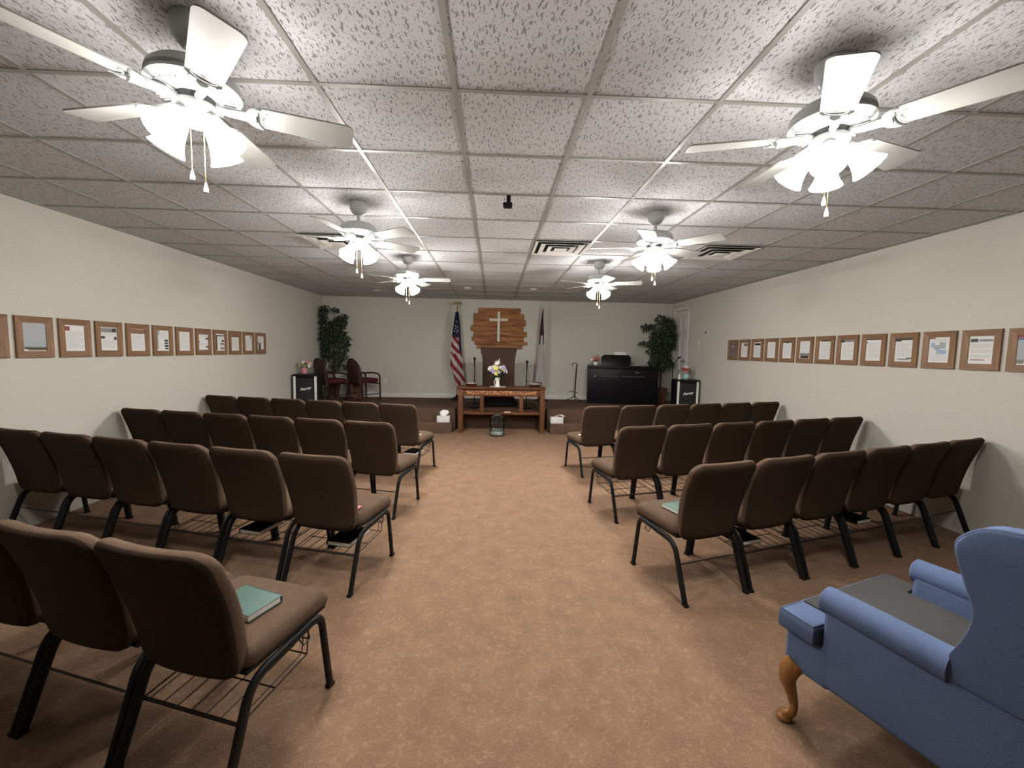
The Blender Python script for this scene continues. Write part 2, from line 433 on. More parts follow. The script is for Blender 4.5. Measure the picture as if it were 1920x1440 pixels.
# ------------------------------------------------------------------ ceiling fans
FANZ = ZC
def fan_parts():
    d = {}
    m = MB(); m.lathe([(.03, 0), (.066, 0), (.068, -.012), (.066, -.045), (.058, -.068), (.040, -.088), (.018, -.094)], 32)
    d['canopy'] = m
    d['downrod'] = MB().lathe([(.0125, -.088), (.0125, -.165)], 16)
    m = MB(); m.lathe([(.02, -.150), (.045, -.153), (.085, -.160), (.118, -.173), (.138, -.192), (.144, -.212), (.140, -.222), (.146, -.226), (.146, -.236), (.138, -.244), (.128, -.252), (.07, -.262), (.03, -.262)], 48)
    for i in range(40):
        if i % 8 in (0,): continue
        a = 2 * math.pi * i / 40
        m.rbox((.105, 0, -.259), (.020, .0022, .003), .001, M=Matrix.Rotation(a, 4, 'Z'), k=1)
    d['motor_housing'] = m
    d['rotor'] = MB().lathe([(.03, -.255), (.062, -.262), (.062, -.286), (.03, -.290)], 32)
    m = MB(); m.lathe([(.03, -.283), (.066, -.285), (.070, -.292), (.070, -.318), (.064, -.340), (.050, -.352), (.018, -.362), (.006, -.366)], 32)
    d['switch_housing'] = m
    return d
def blade_mesh():
    m = MB(); r0, r1 = .185, .537
    def outline():
        pts = []
        w0, w1 = .052, .066
        for (cx, cyy, rr, a0) in ((r0 + .03, w0 - .03, .03, 90), (r0 + .03, -w0 + .03, .03, 180), (r1 - .028, -w1 + .028, .028, 270), (r1 - .028, w1 - .028, .028, 0)):
            for i in range(6):
                a = R(a0 + 90 * i / 5); pts.append((cx + rr * math.cos(a), cyy + rr * math.sin(a)))
        return pts
    P = outline(); n = len(P)
    vs = [(x, y, z) for z in (-.003, .003) for x, y in P]
    m.add(vs, [tuple(reversed(range(n))), tuple(range(n, 2 * n))] + [(i, (i + 1) % n, (i + 1) % n + n, i + n) for i in range(n)])
    return m
def iron_mesh():
    m = MB()
    # scrolled blade bracket: neck and rounded plate under the blade root
    m.tube([(.055, 0, 0), (.10, .006, -.004), (.145, 0, -.006), (.19, 0, -.0075)], [.012, .014, .017, .02], n=8, flat=None)
    pts = [(.155, 0)]
    N = 18
    for i in range(N + 1):
        a = R(-125 + 250 * i / N); pts.append((.205 + .046 * math.cos(a + math.pi), .050 * math.sin(a + math.pi)))
    P = [(.205 + .05 * math.cos(R(90 + 180 * i / 14)), .052 * math.sin(R(90 + 180 * i / 14))) for i in range(15)]
    P += [(.215 + .022 * math.cos(R(270 - 180 * i / 14)) * 1.0, .052 * math.sin(R(270 - 180 * i / 14))) for i in range(1, 14)]
    n = len(P)
    vs = [(x, y, z) for z in (-.012, -.0035) for x, y in P]
    m.add(vs, [tuple(reversed(range(n))), tuple(range(n, 2 * n))] + [(i, (i + 1) % n, (i + 1) % n + n, i + n) for i in range(n)])
    m.tube([(.205 + .038 * math.cos(R(100 + 160 * i / 12)), .040 * math.sin(R(100 + 160 * i / 12)), -.013) for i in range(13)], .003, n=6)
    m.tube([(.240 - .035 * math.cos(R(-70 + 140 * i / 12)), .040 * math.sin(R(-70 + 140 * i / 12)), -.013) for i in range(13)], .0025, n=6)
    return m
def shade_mesh():
    m = MB(); n = 28
    prof = [(.020, 0), (.027, -.006), (.031, -.03), (.036, -.055), (.043, -.078), (.052, -.097), (.060, -.110)]
    inner = [(r - .003, z) for r, z in reversed(prof)]
    m.lathe(prof + inner, n, caps=False)
    return m
def make_fan():
    root = thing('ceiling_fan', 'x', 'ceiling fan')
    for k, mb in fan_parts().items():
        mb.build(k, M_gap if k == 'rotor' else M_fanw, root)
    bm_ = blade_mesh().build('blade', M_blade); im = iron_mesh().build('blade_iron', M_fanw)
    for i in range(5):
        b = bm_ if i == 0 else bm_.copy(); ir = im if i == 0 else im.copy()
        if i: COL.objects.link(b); COL.objects.link(ir)
        b.parent = root; b.location = (0, 0, -.278); b.rotation_euler = (R(12), 0, R(72 * i)); b.rotation_mode = 'XYZ'
        ir.parent = b
    m = shade_mesh().build('lamp_shade', M_shade)
    hm = MB(); hm.lathe([(.012, .018), (.022, .012), (.026, -.002), (.026, -.014), (.018, -.016)], 20); hm = hm.build('shade_holder', M_fanw)
    am = MB(); am.tube(bend([(.035, 0, -.325), (.060, 0, -.328), (.072, 0, -.350)], .02), .009, n=8); am = am.build('lamp_arm', M_fanw)
    for i in range(4):
        s = m if i == 0 else m.copy(); hh = hm if i == 0 else hm.copy(); a_ = am if i == 0 else am.copy()
        if i: COL.objects.link(s); COL.objects.link(hh); COL.objects.link(a_)
        az = R(90 * i); s.parent = root; hh.parent = s; a_.parent = root; a_.rotation_euler = (0, 0, az)
        s.location = (.066 * math.cos(az), .066 * math.sin(az), -.343)
        s.rotation_euler = (0, R(-37), az)
    for (x, y, l) in ((.018, .010, .20), (-.014, -.012, .165)):
        ch = MB(); ch.tube([(x, y, -.355), (x, y, -.355 - l)], .0012, n=6); ch = ch.build('pull_chain', M_brass, root)
        kn = MB(); kn.lathe([(.002, -.352 - l), (.004, -.358 - l), (.008, -.378 - l), (.007, -.388 - l), (.002, -.390 - l)], 12, M=Matrix.Translation((x, y, 0))); kn.build('chain_pull', M_white, ch)
    return root
FANS = [((-.907, -.328), 23, -56 + 45, 'white ceiling fan with lit lamps at top left, its left blade leaving the picture'),
        ((1.527, -.285), 20, -128, 'white ceiling fan with lit lamps at top right, nearest the right wall picture row'),
        ((-.91, 1.50), 42, -72 + 48, 'middle white ceiling fan of the three on the left of the aisle'),
        ((1.515, 1.50), 26, -112, 'middle white ceiling fan of the three on the right of the aisle'),
        ((-.915, 3.40), 0, -78 + 46, 'farthest white ceiling fan on the left, nearest the stage and flag'),
        ((1.53, 3.40), -18, -104 + 45, 'farthest white ceiling fan on the right, nearest the stage and piano')]
fan0 = make_fan()
for i, ((x, y), base, sb, lab) in enumerate(FANS):
    f = fan0 if i == 0 else dup(fan0)
    f.location = (x, y, ZC); tag(f, lab, 'ceiling fan', 'white five-blade ceiling fans')
for i, ((x, y), base, sb, lab) in enumerate(FANS):
    f = [o for o in COL.objects if o.get('label') == lab][0]
    nb = ns = 0
    for ch in f.children:
        if ch.name.startswith('blade'):
            ch.rotation_euler = (R(-12), 0, R(base + 72 * nb)); nb += 1
        if ch.name.startswith('lamp_arm'):
            ch.rotation_euler = (0, 0, R(sb + 90 * (ns % 4))) ; ns += 1
    ns = 0
    for ch in f.children:
        if ch.name.startswith('lamp_shade'):
            az = R(sb + 90 * ns); ns += 1
            ch.location = (.066 * math.cos(az), .066 * math.sin(az), -.343); ch.rotation_euler = (0, R(-37), az)
            d = Vector((math.sin(R(37)) * math.cos(az), math.sin(R(37)) * math.sin(az), -math.cos(R(37))))
            p = Vector((x, y, ZC)) + ch.location + d * .098
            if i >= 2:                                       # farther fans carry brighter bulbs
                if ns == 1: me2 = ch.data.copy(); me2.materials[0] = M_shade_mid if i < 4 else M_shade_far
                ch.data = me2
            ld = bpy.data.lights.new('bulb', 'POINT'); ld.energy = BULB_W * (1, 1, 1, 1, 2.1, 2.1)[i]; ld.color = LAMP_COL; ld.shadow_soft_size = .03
            lo = bpy.data.objects.new('bulb', ld); COL.objects.link(lo); lo.location = p

# ------------------------------------------------------------------ ceiling bits
def make_vent():
    t = thing('ceiling_vent', 'x', 'vent')
    s = .292
    MB().box(-s, s, -s, s, -.003, .0055).build('duct_backing', M_dark, t, smooth=False)  # solid backing plate; the shade inside the duct is painted near-black
    fr = MB()
    for i, (o_, i_, z0, z1) in enumerate(((.300, .268, -.012, -.003), (.235, .180, -.020, -.006), (.150, .100, -.024, -.008), (.070, 0, -.026, -.010))):
        if i_:
            # sloping concentric louvre
            vs = []; 
            for (h_, z) in ((o_, z0), (i_, z1), (i_, z1 - .003), (o_, z0 - .003)):
                vs += [(-h_, -h_, z), (h_, -h_, z), (h_, h_, z), (-h_, h_, z)]
            fs = []
            for k in range(4):
                k2 = (k + 1) % 4
                for j in range(4):
                    j2 = (j + 1) % 4; fs.append((k * 4 + j, k * 4 + j2, k2 * 4 + j2, k2 * 4 + j))
            fr2 = MB().add(vs, fs); fr2.build('louvre' if i else 'frame', M_gloss, t, smooth=False)
        else:
            MB().rbox((0, 0, z0), (o_, o_, .004), .002).build('louvre', M_gloss, t)
    return t
v0 = make_vent()
for i, (x, y, lab) in enumerate(((1.5 * T, 4.5 * T, 'square louvred ceiling vent over the aisle, between the two fan columns'),
                                 (4.5 * T, 4.5 * T, 'square louvred ceiling vent beside the middle right fan'),
                                 (-2.5 * T, 4.5 * T, 'square louvred ceiling vent partly hidden behind the middle left fan'))):
    v = v0 if i == 0 else dup(v0)
    v.location = (x, y, ZC); tag(v, lab, 'vent', 'louvred ceiling vents')
for (x, y, lab) in ((-.32, 5.85, 'small round ceiling light just left of centre near the stage'), (.90, 5.80, 'small round ceiling light just right of centre near the stage'),
                    (-2.15, 6.45, 'small round ceiling light at the far left by the corner plant')):
    m = MB(); m.lathe([(.03, -.002), (.06, -.002), (.072, -.008), (.066, -.016), (.05, -.020), (.01, -.022)], 24)
    o = m.build('round_ceiling_light', M_gloss); o.location = (x, y, ZC); tag(o, lab, 'ceiling light', 'small round ceiling lights')
t = thing('hanging_device', 'small black device on a bracket hanging from the ceiling grid over the aisle', 'camera', (.285, 1.235, ZC))
m = MB(); m.rbox((0, 0, -.030), (.016, .016, .032), .004); m.build('bracket', M_black, t)
m = MB(); m.rbox((-.006, 0, -.070), (.036, .026, .018), .010, k=3); m.build('body', M_black, t)
m = MB(); m.tube([(-.034, 0, 0), (-.030, 0, -.06)], .0015, n=6); m.build('wire', M_black, t)

# ------------------------------------------------------------------ congregation chairs
def pad_mesh(hx, hz, Rc, t, warp, nc=8, ns=8):
    """cushion with rounded-rectangle outline in (a, b) and thickness +-t along c; warp(a, c, b) -> xyz"""
    def outline(d, k=1.0):
        r = max(Rc - d, .004); X, Z = hx - d, hz - d; out = []
        cs = [(X - r, Z - r, 0), (-X + r, Z - r, 90), (-X + r, -Z + r, 180), (X - r, -Z + r, 270)]
        for q, (cx, cz, a0) in enumerate(cs):
            for i in range(nc + 1):
                a = R(a0 + 90 * i / nc); out.append(((cx + r * math.cos(a)) * k, (cz + r * math.sin(a)) * k))
            nx, nz, na = cs[(q + 1) % 4]; p = out[-1]
            e = ((nx + r * math.cos(R(a0 + 90))) * k, (nz + r * math.sin(R(a0 + 90))) * k)
            for i in range(1, ns): out.append((p[0] + (e[0] - p[0]) * i / ns, p[1] + (e[1] - p[1]) * i / ns))
        return out
    er = t * .92; rings = []
    for k in (.25, .5, .72, .88): rings.append((outline(er, k), -t))
    for i in range(7):
        a = R(90 - 180 * i / 6); rings.append((outline(er * (1 - math.cos(a))), -math.sin(a) * t))
    for k in (.88, .72, .5, .25): rings.append((outline(er, k), t))
    n = len(rings[0][0]); vs = []; fs = []
    for o, c in rings: vs += [warp(a, c, b) for a, b in o]
    for k in range(len(rings) - 1):
        for i in range(n): fs.append((k * n + i, k * n + (i + 1) % n, (k + 1) * n + (i + 1) % n, (k + 1) * n + i))
    for base, c in ((0, -t), ((len(rings) - 1) * n, t)):
        vs.append(warp(0, c, 0)); m_ = len(vs) - 1
        for i in range(n): fs.append((base + i, base + (i + 1) % n, m_))
    return vs, fs
def make_chair():
    root = thing('stacking_chair', 'x', 'chair')
    HB = .265; HW = .250; CZ = .628
    def warp(x, y, z):
        tz = (z + HB) / (2 * HB)                       # 0 foot .. 1 top
        x *= .88 + .12 * min(1, tz * 1.5)
        if y > 0: y *= 1.0 + .25 * math.sin(math.pi * min(1, tz * 1.1))
        y = y + .028 * (x / HW) ** 2 + .018 * math.sin(math.pi * (tz * 1.15)) - .130 * tz
        return (x, y - .165, z + CZ)
    m = MB().add(*pad_mesh(HW, HB, .075, .034, warp))
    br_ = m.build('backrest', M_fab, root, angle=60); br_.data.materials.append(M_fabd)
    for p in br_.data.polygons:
        if p.normal.y < -.55: p.material_index = 1     # shade painted in: same cloth, darkened on rear-facing faces
    def swarp(x, c_, y):
        z = c_; u, v = x / .25, y / .225
        if z > 0: z += .014 * max(0, 1 - u ** 4) * max(0, 1 - v ** 4)
        if v > .5: z -= .016 * ((v - .5) / .5) ** 2
        return (x, y + .065, z + .428)
    MB().add(*pad_mesh(.250, .225, .055, .042, swarp)).build('seat', M_fab, root, angle=60)
    m = MB(); m.rbox((0, .055, .386), (.235, .205, .006), .004); m.build('seat_pan', M_blackmatte, root)
    # each side is one bent oval tube; front and rear half are the legs
    for s in (-1, 1):
        x = s * .2375
        fl = bend([(x + s * .006, .268, .004), (x, .225, .372), (x, .06, .362)], .06, 6)
        rl = bend([(x, .06, .362), (x, -.135, .350), (x + s * .006, -.262, .004)], .075, 6)
        MB().tube(fl, .0180, n=12, side=(1, 0, 0), flat=.0125).build('leg', M_black, root)
        MB().tube(rl, .0210, n=12, side=(1, 0, 0), flat=.0135).build('leg', M_black, root)
        for yy in (.268, -.262):
            MB().rbox((x + s * .006, yy, .008), (.014, .019, .008), .004).build('foot_cap', M_blackmatte, root)
    m = MB(); m.tube([(-.24, -.182, .225), (.24, -.182, .225)], .0045, n=8)
    m.build('stretcher', M_rack, root)
    rk = MB()
    for i in range(7):
        x = -.20 + .0667 * i
        rk.tube(bend([(x, .16, .30), (x, .15, .235), (x, -.180, .212), (x, -.186, .228)], .02, 3), .0022, n=5)
    for y, z in ((.16, .30), (.15, .238), (-.180, .214), (-.02, .226)):
        rk.tube([(-.225, y, z), (.225, y, z)], .003, n=6)
    for s in (-1, 1): rk.tube([(s * .225, .16, .30), (s * .225, .15, .237), (s * .225, -.180, .214), (s * .225, -.186, .228)], .003, n=6)
    for s in (-1, 1): rk.tube([(s * .225, .16, .30), (s * .225, .17, .385)], .003, n=6)
    rk.build('book_rack', M_rack, root)
    hk = MB()
    for s in (-1, 1): hk.tube(bend([(s * .248, .13, .358), (s * .2565, .135, .328), (s * .2565, .10, .318), (s * .248, .085, .352)], .008, 3), .0028, n=6)
    hk.build('ganging_hook', M_rack, root)
    return root
ORD = ['at the aisle', 'second from the aisle', 'third from the aisle', 'fourth from the aisle', 'fifth from the aisle', 'at the wall']
chair0 = make_chair(); used = [False]
SEATS = {}
def place_chair(x, y, rz, label, group, key):
    if not used[0]: c_ = chair0; used[0] = True
    else: c_ = dup(chair0)
    c_.location = (x, y, 0); c_.rotation_euler = (0, 0, rz)
    tag(c_, label, 'chair', group); SEATS[key] = (x, y, rz)
    if key not in RACKS:                       # only some of the chairs carry a wire book rack
        for ch in list(c_.children):
            if ch.name.startswith('book_rack') and c_ is not chair0: bpy.data.objects.remove(ch)
    return c_
RACKS = [('R2', 0), ('R2', 1), ('R3', 1), ('R3', 2), ('R3', 3), ('L1', 0), ('L2', 2), ('L3', 0), ('L3', 1), ('L3', 2), ('L4', 0), ('R1', 3)]
PITCH = .519; PT = {'L1': [.509], 'L2': [.515, .515, .512, .51, .505, .50], 'R3': [.527, .525, .518, .507, .503, .497], 'L3': [.525, .525, .52, .515, .51, .505]}
# row: aisle side, mid-point of the aisle side feet, row angle, name
ROWS = [('R2', 1, (1.248, 1.88), [14, 14, 15, 16, 15.5, 15], 'right middle row', 6),
        ('R1', 1, (1.226, 3.22), [13, 14, 15, 15, 15, 15], 'right front row', 6),
        ('R3', 1, (1.293, .650), [16.5, 17, 17, 17, 17.5, 18], 'right back row', 6),
        ('L1', -1, (-.64, 3.17), [15.5, 15, 14.5, 14.5, 14.5, 15], 'left front row', 6),
        ('L2', -1, (-.623, 1.97), [14, 14, 14, 14, 14, 13], 'left second row', 6),
        ('L3', -1, (-.60, .79), [14.5, 15.5, 16, 16, 15.5, 15], 'left third row', 6),
        ('L4', -1, (-.600, -.412), [16.5, 17, 17], 'left rear row, closest to the camera', 3)]
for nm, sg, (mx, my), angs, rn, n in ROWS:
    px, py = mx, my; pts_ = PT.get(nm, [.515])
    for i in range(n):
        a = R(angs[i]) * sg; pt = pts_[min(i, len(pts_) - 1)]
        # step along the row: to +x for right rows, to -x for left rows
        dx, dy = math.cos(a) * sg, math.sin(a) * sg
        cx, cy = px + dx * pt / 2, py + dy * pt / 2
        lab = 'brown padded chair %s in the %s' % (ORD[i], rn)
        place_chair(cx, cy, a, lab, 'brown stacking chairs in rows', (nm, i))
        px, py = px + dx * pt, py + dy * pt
def on_seat(key, lx, ly, z):
    x, y, a = SEATS[key]; return (x + lx * math.cos(a) - ly * math.sin(a), y + lx * math.sin(a) + ly * math.cos(a), z)

# books
def book(name, loc, rz, w, d, h_, cover, label, cat='book'):
    t = thing(name, label, cat, loc, rz)
    MB().rbox((.003, 0, h_ / 2), (w / 2 - .004, d / 2 - .003, h_ / 2 - .0022), .001, k=1).build('pages', M_page, t)
    m = MB(); m.rbox((0, 0, h_ - .0015), (w / 2, d / 2, .0015), .001, k=1); m.rbox((0, 0, .0015), (w / 2, d / 2, .0015), .001, k=1)
    m.rbox((-w / 2 + .0015, 0, h_ / 2), (.0025, d / 2, h_ / 2), .001, k=1); m.build('cover', cover, t)
    return t
book('hymn_book', (-.80, -.305, .4855), R(-113), .15, .21, .028, M_green, 'green hardback book lying on the seat closest to the camera, left of the aisle')
book('hymn_book', (1.475, .700, .4855), R(200), .15, .215, .024, M_green, 'green hardback book on the aisle seat of the right back row')
x, y, z = on_seat(('L3', 0), .165, -.085, .4840)
book('pamphlet', (x, y, z), R(-14), .055, .10, .006, plain('pamphlet_red', (.55, .18, .15), .6), 'small red and white pamphlet on the aisle seat of the left third row', 'pamphlet')
x, y, z = on_seat(('L1', 0), .17, -.08, .4840)
book('offering_envelope', (x, y, z), R(-14), .06, .12, .006, M_page, 'small pale envelope on the aisle seat of the left front row', 'envelope')
x, y, z = on_seat(('R1', 0), -.17, -.07, .4840)
book('offering_envelope', (x, y, z), R(14), .06, .12, .008, M_page, 'small pale envelope on the aisle seat of the right front row', 'envelope')
x, y, z = on_seat(('L2', 0), .13, -.07, .231)
RB = [(('L3', 0), .07, 'black book in the wire rack under the aisle chair of the left third row'),
      (('L3', 1), -.10, 'black book in the rack under the second chair from the aisle, left third row'),
      (('L1', 0), .08, 'black book in the wire rack under the aisle chair of the left front row'),
      (('R3', 1), -.10, 'black book in the rack under the second chair from the aisle, right back row'),
      (('R3', 3), .05, 'black book in the rack under the fourth chair from the aisle, right back row')]
for key, lx, lab in RB:
    x, y, z = on_seat(key, lx, -.005, .2385)
    t = book('rack_book', (x, y, z), SEATS[key][2], .17, .25, .030, M_blackmatte, lab)
    t['group'] = 'black books in the chair racks'

# ------------------------------------------------------------------ blue wing chair
def wing_chair():
    t = thing('wing_armchair', 'blue upholstered wing armchair with honey wood legs, in front at the right', 'armchair', (1.885, -.548, 0), R(19.5))
    # base rails
    m = MB(); m.rbox((0, -.055, .325), (.335, .300, .085), .02, n=4); m.rbox((0, .245, .325), (.350, .088, .082), .02, n=4)
    m.build('seat_base', M_blue, t)
    # T-shaped cushion
    P = [(-.378, .208), (-.378, .345), (.378, .345), (.378, .208), (.262, .198), (.262, -.26), (-.262, -.26), (-.262, .198)]
    n = len(P)
    def inset(P, d):
        out = []
        for i in range(len(P)):
            a, b, c_ = Vector(P[i - 1]), Vector(P[i]), Vector(P[(i + 1) % len(P)])
            e1 = (b - a).normalized(); e2 = (c_ - b).normalized()
            n1 = Vector((e1.y, -e1.x)); n2 = Vector((e2.y, -e2.x)); k_ = (n1 + n2) / (1 + n1.dot(n2)); out.append(tuple(b + k_ * d))
        return out
    m = MB(); rings = [(.010, .405), (0, .415), (0, .478), (.008, .486), (.026, .492)]
    vs = []; fs = []
    for ins, z in rings: vs += [(x, y, z) for x, y in inset(P, ins)]
    for k in range(len(rings) - 1):
        for i in range(n): fs.append((k * n + i, k * n + (i + 1) % n, (k + 1) * n + (i + 1) % n, (k + 1) * n + i))
    fs.append(tuple(reversed(range(n)))); fs.append(tuple(range((len(rings) - 1) * n, len(rings) * n)))
    m.add(vs, fs); cu = m.build('seat_cushion', M_blue, t, angle=50)
    m = MB()
    for z in (.416, .484): m.tube([(x, y, z) for x, y in inset(P, .004)], .0045, n=6, closed=True)
    m.build('piping', M_piping, cu)
    # arms: panel with rolled top, running back to the wings
    for s in (-1, 1):
        m = MB(); m.rbox((s * .305, -.09, .42), (.044, .290, .175), .03, n=3)
        m.build('arm', M_blue, t)
        m2 = MB(); pts = [(s * .312, .212, .590), (s * .312, .204, .590), (s * .313, .0, .588), (s * .315, -.165, .585)]
        m2.tube(pts, [.040, .052, .055, .056], n=24); m2.build('arm_roll', M_blue, t)
    # padded back between the wings
    def bw(x, y, z):
        if z > .28: z -= .05 * (x / .33) ** 4
        return (x, y - .13 * (z + .1), z)
    m = MB(); m.rbox((0, -.335, .69), (.325, .075, .41), .05, n=8, k=3, warp=bw); m.build('back', M_blue, t, angle=60)
    # wings: curved side panels from the arm up to the top of the back
    def cr_(p, n_=6):
        out = []
        for i in range(len(p) - 1):
            p0, p1, p2, p3 = p[max(i - 1, 0)], p[i], p[i + 1], p[min(i + 2, len(p) - 1)]
            for j in range(n_):
                u = j / n_
                out.append(tuple(.5 * ((2 * p1[a]) + (-p0[a] + p2[a]) * u + (2 * p0[a] - 5 * p1[a] + 4 * p2[a] - p3[a]) * u ** 2 + (-p0[a] + 3 * p1[a] - 3 * p2[a] + p3[a]) * u ** 3) for a in (0, 1)))
        out.append(p[-1]); return out
    front = cr_([(-.150, .545), (-.160, .62), (-.190, .70), (-.205, .79), (-.180, .88), (-.154, .975), (-.168, 1.020), (-.220, 1.060), (-.32, 1.074), (-.43, 1.080)])
    prof = front + [(-.470, 1.068), (-.455, .90), (-.425, .545)]
    n2 = len(prof); cy_ = sum(p[0] for p in prof) / n2; cz_ = sum(p[1] for p in prof) / n2
    for s in (-1, 1):
        vs = []; fs = []
        def ring(k_, x): return [(s * (x + .03 * max(0, z - .6)), cy_ + (y - cy_) * k_, cz_ + (z - cz_) * k_) for y, z in prof]
        rs = [(.90, .262), (.97, .266), (1.0, .282), (1.0, .335), (.975, .350), (.93, .353)]
        for k_, x in rs: vs += ring(k_, x)
        for k in range(len(rs) - 1):
            for i in range(n2): fs.append((k * n2 + i, k * n2 + (i + 1) % n2, (k + 1) * n2 + (i + 1) % n2, (k + 1) * n2 + i))
        fs.append(tuple(range(n2))); fs.append(tuple(reversed(range((len(rs) - 1) * n2, len(rs) * n2))))
        wg = MB().add(vs, fs).build('wing', M_blue, t, angle=50)
        m = MB(); m.tube(ring(.99, .343)[:len(front)], .005, n=6); m.build('piping', M_piping, wg)
    # cabriole front legs and plain rear legs
    for s in (-1, 1):
        m = MB(); k_ = s
        path = [(k_ * .325, .290, .27), (k_ * .343, .308, .225), (k_ * .347, .312, .18), (k_ * .333, .298, .12), (k_ * .325, .290, .07), (k_ * .329, .295, .04), (k_ * .343, .309, .022), (k_ * .355, .321, .020)]
        m.tube([Vector(p) for p in path], [.040, .038, .031, .021, .016, .019, .024, .020], n=16)
        m.lathe([(.020, 0), (.028, .004), (.030, .014), (.022, .026)], 16, M=Matrix.Translation((k_ * .347, .313, 0)))
        m.build('leg', M_honey, t, angle=70)
        m = MB(); m.tube([(k_ * .27, -.30, .26), (k_ * .27, -.34, .12), (k_ * .27, -.36, 0)], [.026, .022, .018], n=8)
        m.build('leg', M_honey, t)
    return t
wc = wing_chair()
def wloc(lx, ly, z):
    a = R(19.5); return (1.885 + lx * math.cos(a) - ly * math.sin(a), -.548 + lx * math.sin(a) + ly * math.cos(a), z)
cl = [(-.250, -.245), (.255, -.245), (.255, .205), (.362, .212), (.362, .328), (-.250, .328)]
n_ = len(cl); m = MB().add([(x, y, z) for z in (0, .006) for x, y in cl], [tuple(reversed(range(n_))), tuple(range(n_, 2 * n_))] + [(i, (i + 1) % n_, (i + 1) % n_ + n_, i + n_) for i in range(n_)])
o = m.build('seat_cloth', M_mat, smooth=False); o.location = wloc(0, 0, .4925); o.rotation_euler = (0, 0, R(19.5))
tag(o, 'dark grey cloth spread over the seat of the blue armchair', 'cloth')

# ------------------------------------------------------------------ framed pages on the side walls
FW, FH, FB = .287, .345, .055
def frame_border():
    for_parts = []
    hw, hh = FW / 2, FH / 2; b = FB
    sides = [[(-hw, hh), (hw, hh), (hw - b, hh - b), (-hw + b, hh - b)], [(-hw, -hh), (hw, -hh), (hw - b, -hh + b), (-hw + b, -hh + b)],
             [(-hw, -hh), (-hw, hh), (-hw + b, hh - b), (-hw + b, -hh + b)], [(hw, -hh), (hw, hh), (hw - b, hh - b), (hw - b, -hh + b)]]
    mb = MB()
    for k, q in enumerate(sides):
        mat = M_oakh if k < 2 else M_oak
        vs = [(q[0][0], 0, q[0][1]), (q[1][0], 0, q[1][1]), (q[2][0], 0, q[2][1]), (q[3][0], 0, q[3][1]),
              (q[0][0], -.018, q[0][1]), (q[1][0], -.018, q[1][1]), (q[2][0], -.012, q[2][1]), (q[3][0], -.012, q[3][1])]
        mb.add(vs, [(0, 1, 2, 3), (4, 7, 6, 5), (0, 4, 5, 1), (1, 5, 6, 2), (2, 6, 7, 3), (3, 7, 4, 0)], mat)
    return mb
fb_mesh = None
TXT = [('t', .10 + 0 * i, .08 + .055 * i, .90, .10 + .055 * i) for i in range(16)]
def text(y0=.06, y1=.94, x0=.10, x1=.90, st=.05):
    out = []; y = y0
    k = 0
    while y < y1 - .02:
        k += 1
        out.append(('t', x0, y, x1 - (.25 if k % 5 == 0 else 0), y + .014)); y += st
    return out
DOCS_L = [('white page with grey text', text()),
          ('slate grey page with a dark landscape along its foot', [('s', 0, 0, 1, .84), ('k', .05, .88, 1, .93), ('v', .0, .84, 1, .88), ('o', .2, .93, 1, .97)] + text(.08, .7)),
          ('white page with a small maroon photo in its top corner', [('m', .0, .06, .26, .22)] + text(.26, .92)),
          ('page with a dark photo strip on top and two small black photos', [('g', .02, .04, .95, .22), ('k', .7, .06, .95, .2), ('k', .03, .38, .26, .48), ('k', .8, .40, .96, .52), ('o', 0, .97, 1, 1)] + text(.26, .36) + text(.54, .9)),
          ('page under a wide brown heading picture', [('o', .0, .02, 1, .22)] + text(.3, .9)),
          ('page with a slate curve on its left and four small black photos', [('g', 0, 0, .14, .9), ('s', .14, 0, .26, .25), ('k', .62, .44, .92, .54), ('k', .62, .58, .92, .66), ('k', .62, .70, .95, .80), ('k', .65, .84, .92, .92)] + text(.1, .4, .3, .9)),
          ('plain typed page', text(.08, .9, .1, .9, .06)),
          ('page with dark bands at head and foot and three black dots', [('k', 0, .06, 1, .10), ('o', 0, 0, 1, .05), ('k', .72, .28, 1, .36), ('k', 0, .46, .12, .54), ('k', .75, .74, 1, .82), ('k', .1, .94, 1, .98)] + text(.16, .26) + text(.58, .72)),
          ('page with a dark left margin and three small black photos', [('k', 0, .10, .16, .95), ('k', 0, .08, 1, .14), ('k', .66, .36, .95, .46), ('g', .5, .52, .95, .66), ('g', .5, .78, .95, .92)] + text(.18, .34, .25, .9)),
          ('pale page under a brown band', [('o', 0, 0, 1, .16)] + text(.24, .9)),
          ('pale page with a small green mark at its top corner', [('v', .72, .02, .85, .2)] + text(.26, .9)),
          ('page with a dark figure at its lower left', [('g', .05, .44, .6, .58), ('k', .2, .58, .5, .95), ('o', 0, .9, 1, 1)] + text(.1, .4))]
